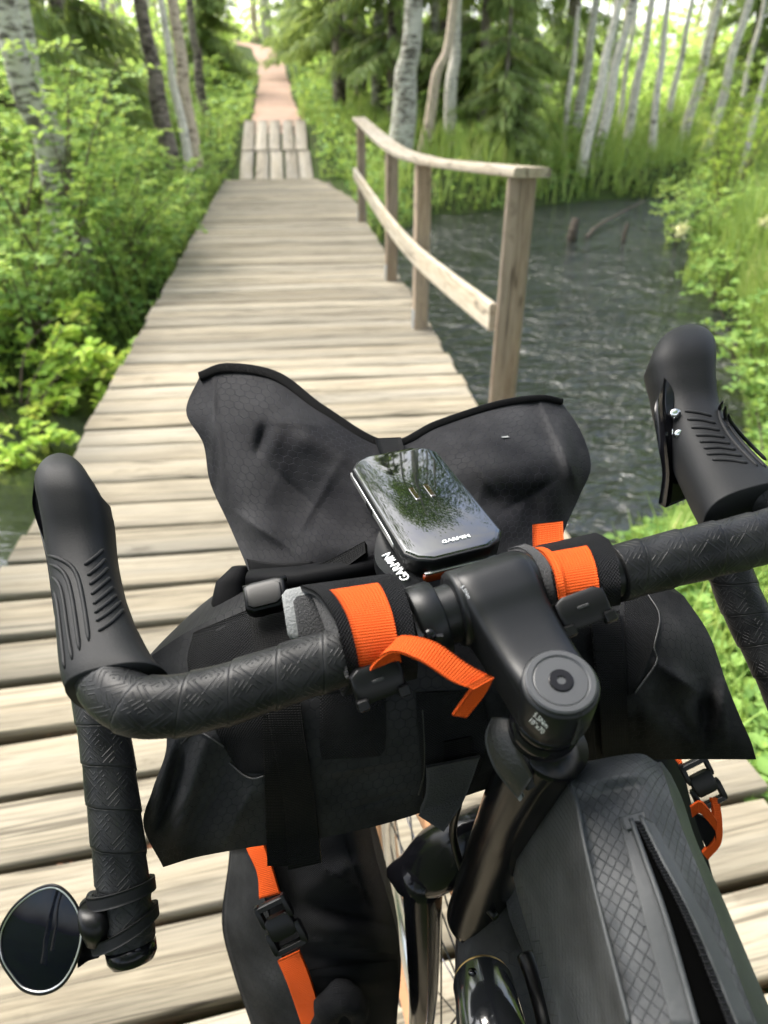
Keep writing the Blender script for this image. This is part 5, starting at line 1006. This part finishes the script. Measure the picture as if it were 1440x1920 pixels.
fr = cat(np.array([(600, 1930, .625, 20, .010), (615, 1895, .620, 26, .014), (640, 1872, .618, 24, .015), (665, 1880, .620, 22, .014), (680, 1910, .625, 18, .012)], float), 24); C = UA(fr[:, :3]); Tn = unit(np.gradient(C, axis=0)); Bv = unit(np.cross(Tn, CAMD)); V, F, uv = loft_np(C, Bv*(fr[:, 3:4]*fr[:, 2:3]/FPX), np.cross(Bv, Tn)*fr[:, 4:5], seg=40); V = V+wr(V, .0035, 170, 12)[:, None]*unit(V-C.mean(0)); add('rolled_pocket', (V, F, uv), MAT['cordura'], fb)
patch('pocket_panel', [(560, 1820), (590, 1860), (600, 1930)], [(745, 1800), (748, 1860), (742, 1930)], FS, 'cordura', fb, .001, .002)
def sr_buckle(c, x, y, parent, s=1.):
    """side release buckle: frame, prongs and a cross bar; x across, y along"""
    z = np.cross(x, y); bk_ = [box_np(c+y*.000, x*.0095*s, z*.0035*s, y*.008*s, .25), box_np(c-y*.016*s, x*.0105*s, z*.003*s, y*.0022*s, .3), box_np(c+y*.0155*s, x*.0108*s, z*.003*s, y*.0022*s, .3)]
    for k in (-1, 1): bk_ += [box_np(c+x*k*.0098*s-y*.011*s, x*.0018*s, z*.003*s, y*.008*s, .3), box_np(c+x*k*.0105*s+y*.009*s, x*.0022*s, z*.003*s, y*.008*s, .3)]
    o = add('buckle', bk_, MAT['black_plastic'], parent, auto=50); o['kind'] = 'stuff'
patch('orange_webbing', [(455, 1560), (462, 1592), (482, 1638), (486, 1686)], [(488, 1555), (494, 1584), (510, 1630), (524, 1676)], FS, 'web_orange', fb, .002, .012)
patch('orange_webbing', [(520, 1802), (540, 1848), (568, 1930)], [(560, 1784), (578, 1828), (610, 1930)], FS, 'web_orange', fb, .002, .012)
by2 = unit(U(555, 1790, .63)-U(500, 1680, .63)); bx2 = unit(RT-(RT@by2)*by2); sr_buckle(U(527, 1735, .612), bx2, by2, fb, 1.18)
fb2 = thing('fork_bag', 'black fork bag with orange strap loop mostly hidden right of the frame bag', 'bag', tuple(U(1240, 1600, .68)))
fg2 = [[(1120, 1400, .69), (1180, 1395, .665), (1240, 1400, .665), (1275, 1410, .70)], [(1120, 1500, .68), (1185, 1500, .65), (1250, 1500, .652), (1295, 1500, .69)], [(1130, 1600, .68), (1200, 1600, .65), (1275, 1600, .652), (1322, 1590, .69)], [(1140, 1700, .68), (1210, 1700, .66), (1290, 1690, .66), (1338, 1660, .70)], [(1150, 1800, .70), (1220, 1790, .68), (1290, 1760, .68), (1330, 1720, .71)]]
o, FS2 = bag('shell', fg2, .11, unit(FH*.9-UP*.45), MAT['smooth_nylon'], fb2, 40, 40, (), (.003, 30), 6., 6)
add('orange_webbing', ribbon_np(UA([(1256, 1395, .64), (1264, 1420, .635), (1274, 1434, .63)]), UA([(1262, 1390, .64), (1274, 1415, .635), (1280, 1430, .63)]), .003, 10, 4), MAT['web_orange'], fb2)
by3 = unit(U(1340, 1510, .62)-U(1300, 1430, .62)); bx3 = unit(RT-(RT@by3)*by3); sr_buckle(U(1318, 1468, .62), bx3*.9, by3, fb2, 1.12)
add('orange_webbing', ribbon_np(UA([(1332, 1496, .617), (1338, 1540, .617), (1336, 1572, .62), (1316, 1598, .625)]), UA([(1346, 1496, .619), (1352, 1540, .619), (1350, 1580, .622), (1326, 1610, .627)]), .003, 24, 5), MAT['web_orange'], fb2)
add('orange_webbing', ribbon_np(UA([(1294, 1512, .613), (1312, 1502, .609), (1328, 1516, .608), (1344, 1538, .610)]), UA([(1298, 1531, .616), (1312, 1523, .612), (1326, 1537, .611), (1342, 1558, .613)]), .0025, 24, 5), MAT['web_orange'], fb2)
add('pull_tab', ribbon_np(UA([(1300, 1522, .622), (1312, 1560, .622), (1330, 1602, .626)]), UA([(1330, 1536, .618), (1342, 1560, .618), (1340, 1590, .624)]), .003, 14, 6), MAT['smooth_nylon'], fb2)

# ------------------------------------------------------------------ frame bag with zip, smaller pack below it
tb = thing('frame_bag', 'grey diamond ripstop frame bag with an open zip behind the stem', 'bag', tuple(U(1200, 1700, .4)))
tg = [[(962, 1535, .482), (1002, 1486, .448), (1050, 1442, .418), (1120, 1424, .410), (1197, 1413, .410), (1238, 1428, .416), (1258, 1452, .43)], [(966, 1585, .478), (1020, 1530, .434), (1072, 1478, .396), (1130, 1462, .391), (1192, 1452, .391), (1250, 1466, .398), (1280, 1500, .42)], [(975, 1640, .470), (1036, 1606, .422), (1092, 1575, .373), (1150, 1562, .368), (1222, 1552, .368), (1280, 1556, .377), (1308, 1582, .405)],
      [(1012, 1762, .45), (1068, 1734, .402), (1124, 1706, .347), (1190, 1690, .342), (1272, 1680, .342), (1330, 1680, .352), (1358, 1690, .388)], [(1051, 1920, .42), (1116, 1920, .373), (1180, 1920, .318), (1255, 1915, .312), (1345, 1900, .312), (1408, 1890, .323), (1446, 1896, .362)], [(1090, 2080, .39), (1155, 2085, .345), (1245, 2100, .292), (1315, 2100, .287), (1425, 2090, .287), (1490, 2080, .30), (1530, 2070, .342)]]
tg = [r_[:2]+[(r_[2][0]-7, r_[2][1]+7, r_[2][2]+.006), r_[2], (r_[2][0]+10, r_[2][1]-2, r_[2][2]-.0008)]+r_[3:5]+[(r_[5][0]-8, r_[5][1], r_[5][2]-.0015), r_[5], (r_[5][0]+5, r_[5][1]+4, r_[5][2]+.005)]+r_[6:] for r_ in tg]
o, TS = bag('shell', tg, .09, unit(-UP*.9+FH*.3), MAT['grid'], tb, 90, 120, [(1060, 1440, 1110, 1640, -.004, 10), (1090, 1500, 1200, 1470, .005, 18), (1110, 1460, 1230, 1450, -.003, 14), (1130, 1700, 1180, 1900, .003, 16)], (.0012, 40), 7., 9)
patch('weld_tape', [(1160, 1532), (1180, 1610), (1210, 1730), (1262, 1930)], [(1184, 1530), (1209, 1610), (1251, 1730), (1308, 1930)], TS, 'weld', tb, .001, .0012)
patch('weld_tape', [(1201, 1530), (1240, 1610), (1304, 1735), (1385, 1930)], [(1224, 1540), (1262, 1610), (1330, 1735), (1418, 1930)], TS, 'weld', tb, .001, .0012)
MAT['opening_shade'] = plain('painted_opening_shade', (.0012, .0012, .0012), .95, cvar=.1, spec=0.)
patch('zip_opening_shade', [(1184, 1536), (1211, 1610), (1254, 1730), (1312, 1930)], [(1199, 1532), (1237, 1610), (1300, 1735), (1380, 1930)], TS, 'opening_shade', tb, .0008, .0009)  # black patch on the cloth stands in for shade inside the open zip
for e_ in ([(1183, 1536), (1209, 1610), (1251, 1730), (1308, 1930)], [(1201, 1531), (1240, 1610), (1304, 1735), (1385, 1930)]):
    P = UA(onbag(TS, resample(cat(np.array(e_, float), 60), 40), .0022)); P[1:-1] = .25*P[:-2]+.5*P[1:-1]+.25*P[2:]; add('zip_lip', tube_np(P, .0014, 10), MAT['weld'], tb)
tz = []
for (x_, y_) in resample(cat(np.array([(1196, 1542), (1233, 1612), (1295, 1735), (1373, 1925)], float), 60), 62):
    c_ = U(x_, y_, TS(x_, y_)-.0022); tz.append(box_np(c_, RT*.0016, CD*.0007, CAMD*.0012, .3))
VV, FF, _ = join_np(tz); add('zip_teeth', (VV, FF, None), MAT['black_plastic'], tb)['kind'] = 'stuff'
patch('zip_garage', [(1164, 1532), (1168, 1545), (1176, 1556)], [(1206, 1520), (1210, 1532), (1204, 1545)], TS, 'weld', tb, .001, .0028, 10, 10)
add('top_seam', tube_np(path(onbag(TS, [(1055, 1446), (1079, 1500), (1095, 1578), (1125, 1706), (1180, 1920)], .0004), 60), .0012, 8), MAT['weld'], tb)
lb = thing('down_tube_pack', 'small honeycomb nylon pack strapped to the frame below the frame bag', 'bag', tuple(U(930, 1800, .55)))
lg = [[(905, 1640, .57), (935, 1625, .555), (965, 1630, .55), (1000, 1660, .56)], [(868, 1720, .58), (915, 1705, .55), (965, 1700, .54), (1020, 1720, .55)], [(858, 1810, .58), (915, 1800, .548), (975, 1800, .535), (1040, 1810, .55)], [(858, 1920, .58), (920, 1920, .545), (990, 1920, .53), (1070, 1920, .55)], [(862, 2040, .58), (925, 2040, .545), (1000, 2040, .53), (1090, 2040, .55)]]
o, LS = bag('shell', lg, .07, unit(FH*.8-UP*.6), MAT['hex_pack'], lb, 50, 50, [(880, 1750, 870, 1850, -.004, 10)], (.001, 50), 6., 4)
patch('edge_tape', [(872, 1705), (905, 1655), (925, 1628)], [(882, 1722), (918, 1672), (946, 1630)], LS, 'cordura', lb, .001, .002, 14, 6)
patch('strap', [(944, 1650), (955, 1720), (985, 1790)], [(975, 1645), (1000, 1710), (1012, 1775)], LS, 'fuzz', lb, .002, .010, 20, 8)
patch('strap_end', [(940, 1630), (946, 1650), (952, 1668)], [(972, 1640), (978, 1652), (984, 1664)], LS, 'cordura', lb, .002, .013, 8, 6)
add('strap_keeper', tube_np(cat(UA([(985, 1790, .50), (1000, 1830, .49), (1020, 1900, .47), (1030, 1960, .46)]), 20), .006, 12), MAT['black_plastic'], lb)
ct = thing('black_canister', 'glossy black metal cylinder mounted below the small pack at the bottom edge', 'canister', tuple(U(910, 1900, .5)))
c0, c1 = U(905, 1842, .50), U(955, 2060, .415); ax_ = unit(c1-c0)
add('tube', tube_np(np.array([c0, c0+ax_*.001, c0+ax_*.003, c1]), np.array([.018, .0192, .0197, .0197]), 48), plain('canister_paint', (.012, .013, .015), .16, coat=.5, cvar=.3), ct)
add('rim', tube_np(np.array([c0+ax_*.0005, c0-ax_*.0012]), .0188, 40), plain('brass_rim', (.45, .3, .12), .3, .9, cvar=.2), ct)
add('bolt', tube_np(np.array([U(886, 1826, .485), U(886, 1819, .485)]), .0028, 14), MAT['dark_steel'], ct)
# head tube strap
hs = thing('head_tube_strap', 'black leather strap with grey lining wrapped around the head tube below the stem', 'strap', tuple(U(960, 1430, .41)))
add('leather_flap', ribbon_np(UA([(925, 1345, .405), (912, 1385, .404), (930, 1440, .402), (972, 1494, .402)]), UA([(962, 1350, .398), (965, 1380, .393), (985, 1420, .390), (1000, 1452, .392)]), .003, 24, 8, bulge=.002), MAT['leather'], hs)
add('velcro_edge', ribbon_np(UA([(958, 1345, .4), (968, 1385, .395), (990, 1425, .392), (985, 1480, .398)]), UA([(975, 1352, .402), (992, 1395, .397), (1020, 1435, .398), (1018, 1462, .402)]), .003, 24, 5), MAT['fuzz'], hs)
add('grey_lining', ribbon_np(UA([(918, 1412, .4045), (940, 1455, .4035), (975, 1500, .404)]), UA([(926, 1410, .4025), (955, 1438, .4005), (982, 1494, .402)]), .002, 16, 6, bulge=.001), MAT['foam'], hs)

# ------------------------------------------------------------------ mirror
mir = thing('bar_end_mirror', 'oval dark bar end mirror strapped to the lower left handlebar drop', 'mirror', tuple(U(150, 1760, .45)))
ol = np.array([(107, 1658), (133, 1677), (153, 1713), (157, 1760), (143, 1810), (117, 1850), (80, 1867), (43, 1860), (17, 1833), (-3, 1797), (-4, 1750), (17, 1707), (48, 1677), (80, 1660)], float)
ocl = cat(ol, 72, True); mc = ocl.mean(0); mz = lambda s, dz: UA(np.concatenate([mc+(ocl-mc)*s, (.452+.00006*(mc[0]-ocl[:, :1])*s+dz)], 1))
rings = [(1.0, .012), (1.0, .002), (.985, -.0005), (.95, -.001), (.925, .0008)]; V = np.concatenate([mz(s, d) for s, d in rings]); n = 72; F = []
for a in range(len(rings)-1):
    for j in range(n): F.append((a*n+j, a*n+(j+1) % n, (a+1)*n+(j+1) % n, (a+1)*n+j))
add('housing', (V, [np.array(F), np.array([list(range(n))])], None), MAT['black_plastic'], mir)
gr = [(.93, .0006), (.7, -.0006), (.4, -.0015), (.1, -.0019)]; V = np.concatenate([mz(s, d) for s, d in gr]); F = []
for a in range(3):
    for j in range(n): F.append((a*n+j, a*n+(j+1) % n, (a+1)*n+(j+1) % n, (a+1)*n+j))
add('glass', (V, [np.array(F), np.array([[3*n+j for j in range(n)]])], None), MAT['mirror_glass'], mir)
add('bezel', tube_np(np.concatenate([mz(.935, .0002), mz(.935, .0002)[:1]]), .0008, 8), MAT['silver'], mir)
add('arm', ribbon_np(UA([(150, 1812, .455), (168, 1800, .455), (190, 1790, .452)]), UA([(152, 1735, .46), (165, 1740, .458), (178, 1765, .452)]), .006, 14, 5), MAT['black_plastic'], mir)
add('knuckle', loft_np(UA([(165, 1690, .455), (178, 1700, .448), (182, 1730, .446), (185, 1765, .448)]), np.array([RT*.004, RT*.0085, RT*.009, RT*.006]), np.array([CAMD*.006, CAMD*.011, CAMD*.012, CAMD*.008]), seg=24), MAT['black_plastic'], mir)
bo = U(232, 1708, .458); bd = unit(U(240, 1745, .455)-U(226, 1620, .462)); r1 = .0183
def band(t0, t1, ph, tilt):
    a = np.linspace(0, 2*np.pi, 64); e1 = unit(np.cross(bd, CAMD)); e2 = np.cross(bd, e1); P = bo+r1*(np.cos(a)[:, None]*e1+np.sin(a)[:, None]*e2)+bd*(t0+tilt*np.cos(a+ph)[:, None]); return P
V_ = []
for (t0, tilt, ph, wd) in ((-.0105, .0012, 0., .0036), (.009, .006, .4, .0034)):
    V_.append(ribbon_np(band(t0-wd, 0, ph, tilt)[:-1:3], band(t0+wd, 0, ph, tilt)[:-1:3], .0032, 80, 6, closed=True, bulge=.0))
add('rubber_band', V_[0], MAT['rubber'], mir); add('rubber_band', V_[1], MAT['rubber'], mir)
add('band_joint', loft_np(np.array([bo+bd*k+unit(np.cross(bd, CAMD))*(.0175) for k in (-.013, -.009, 0, .009, .013)]), np.array([CAMD*.004, CAMD*.008, CAMD*.009, CAMD*.008, CAMD*.004]), np.array([RT*.003, RT*.0045, RT*.0045, RT*.0045, RT*.003]), seg=20), MAT['rubber'], mir)
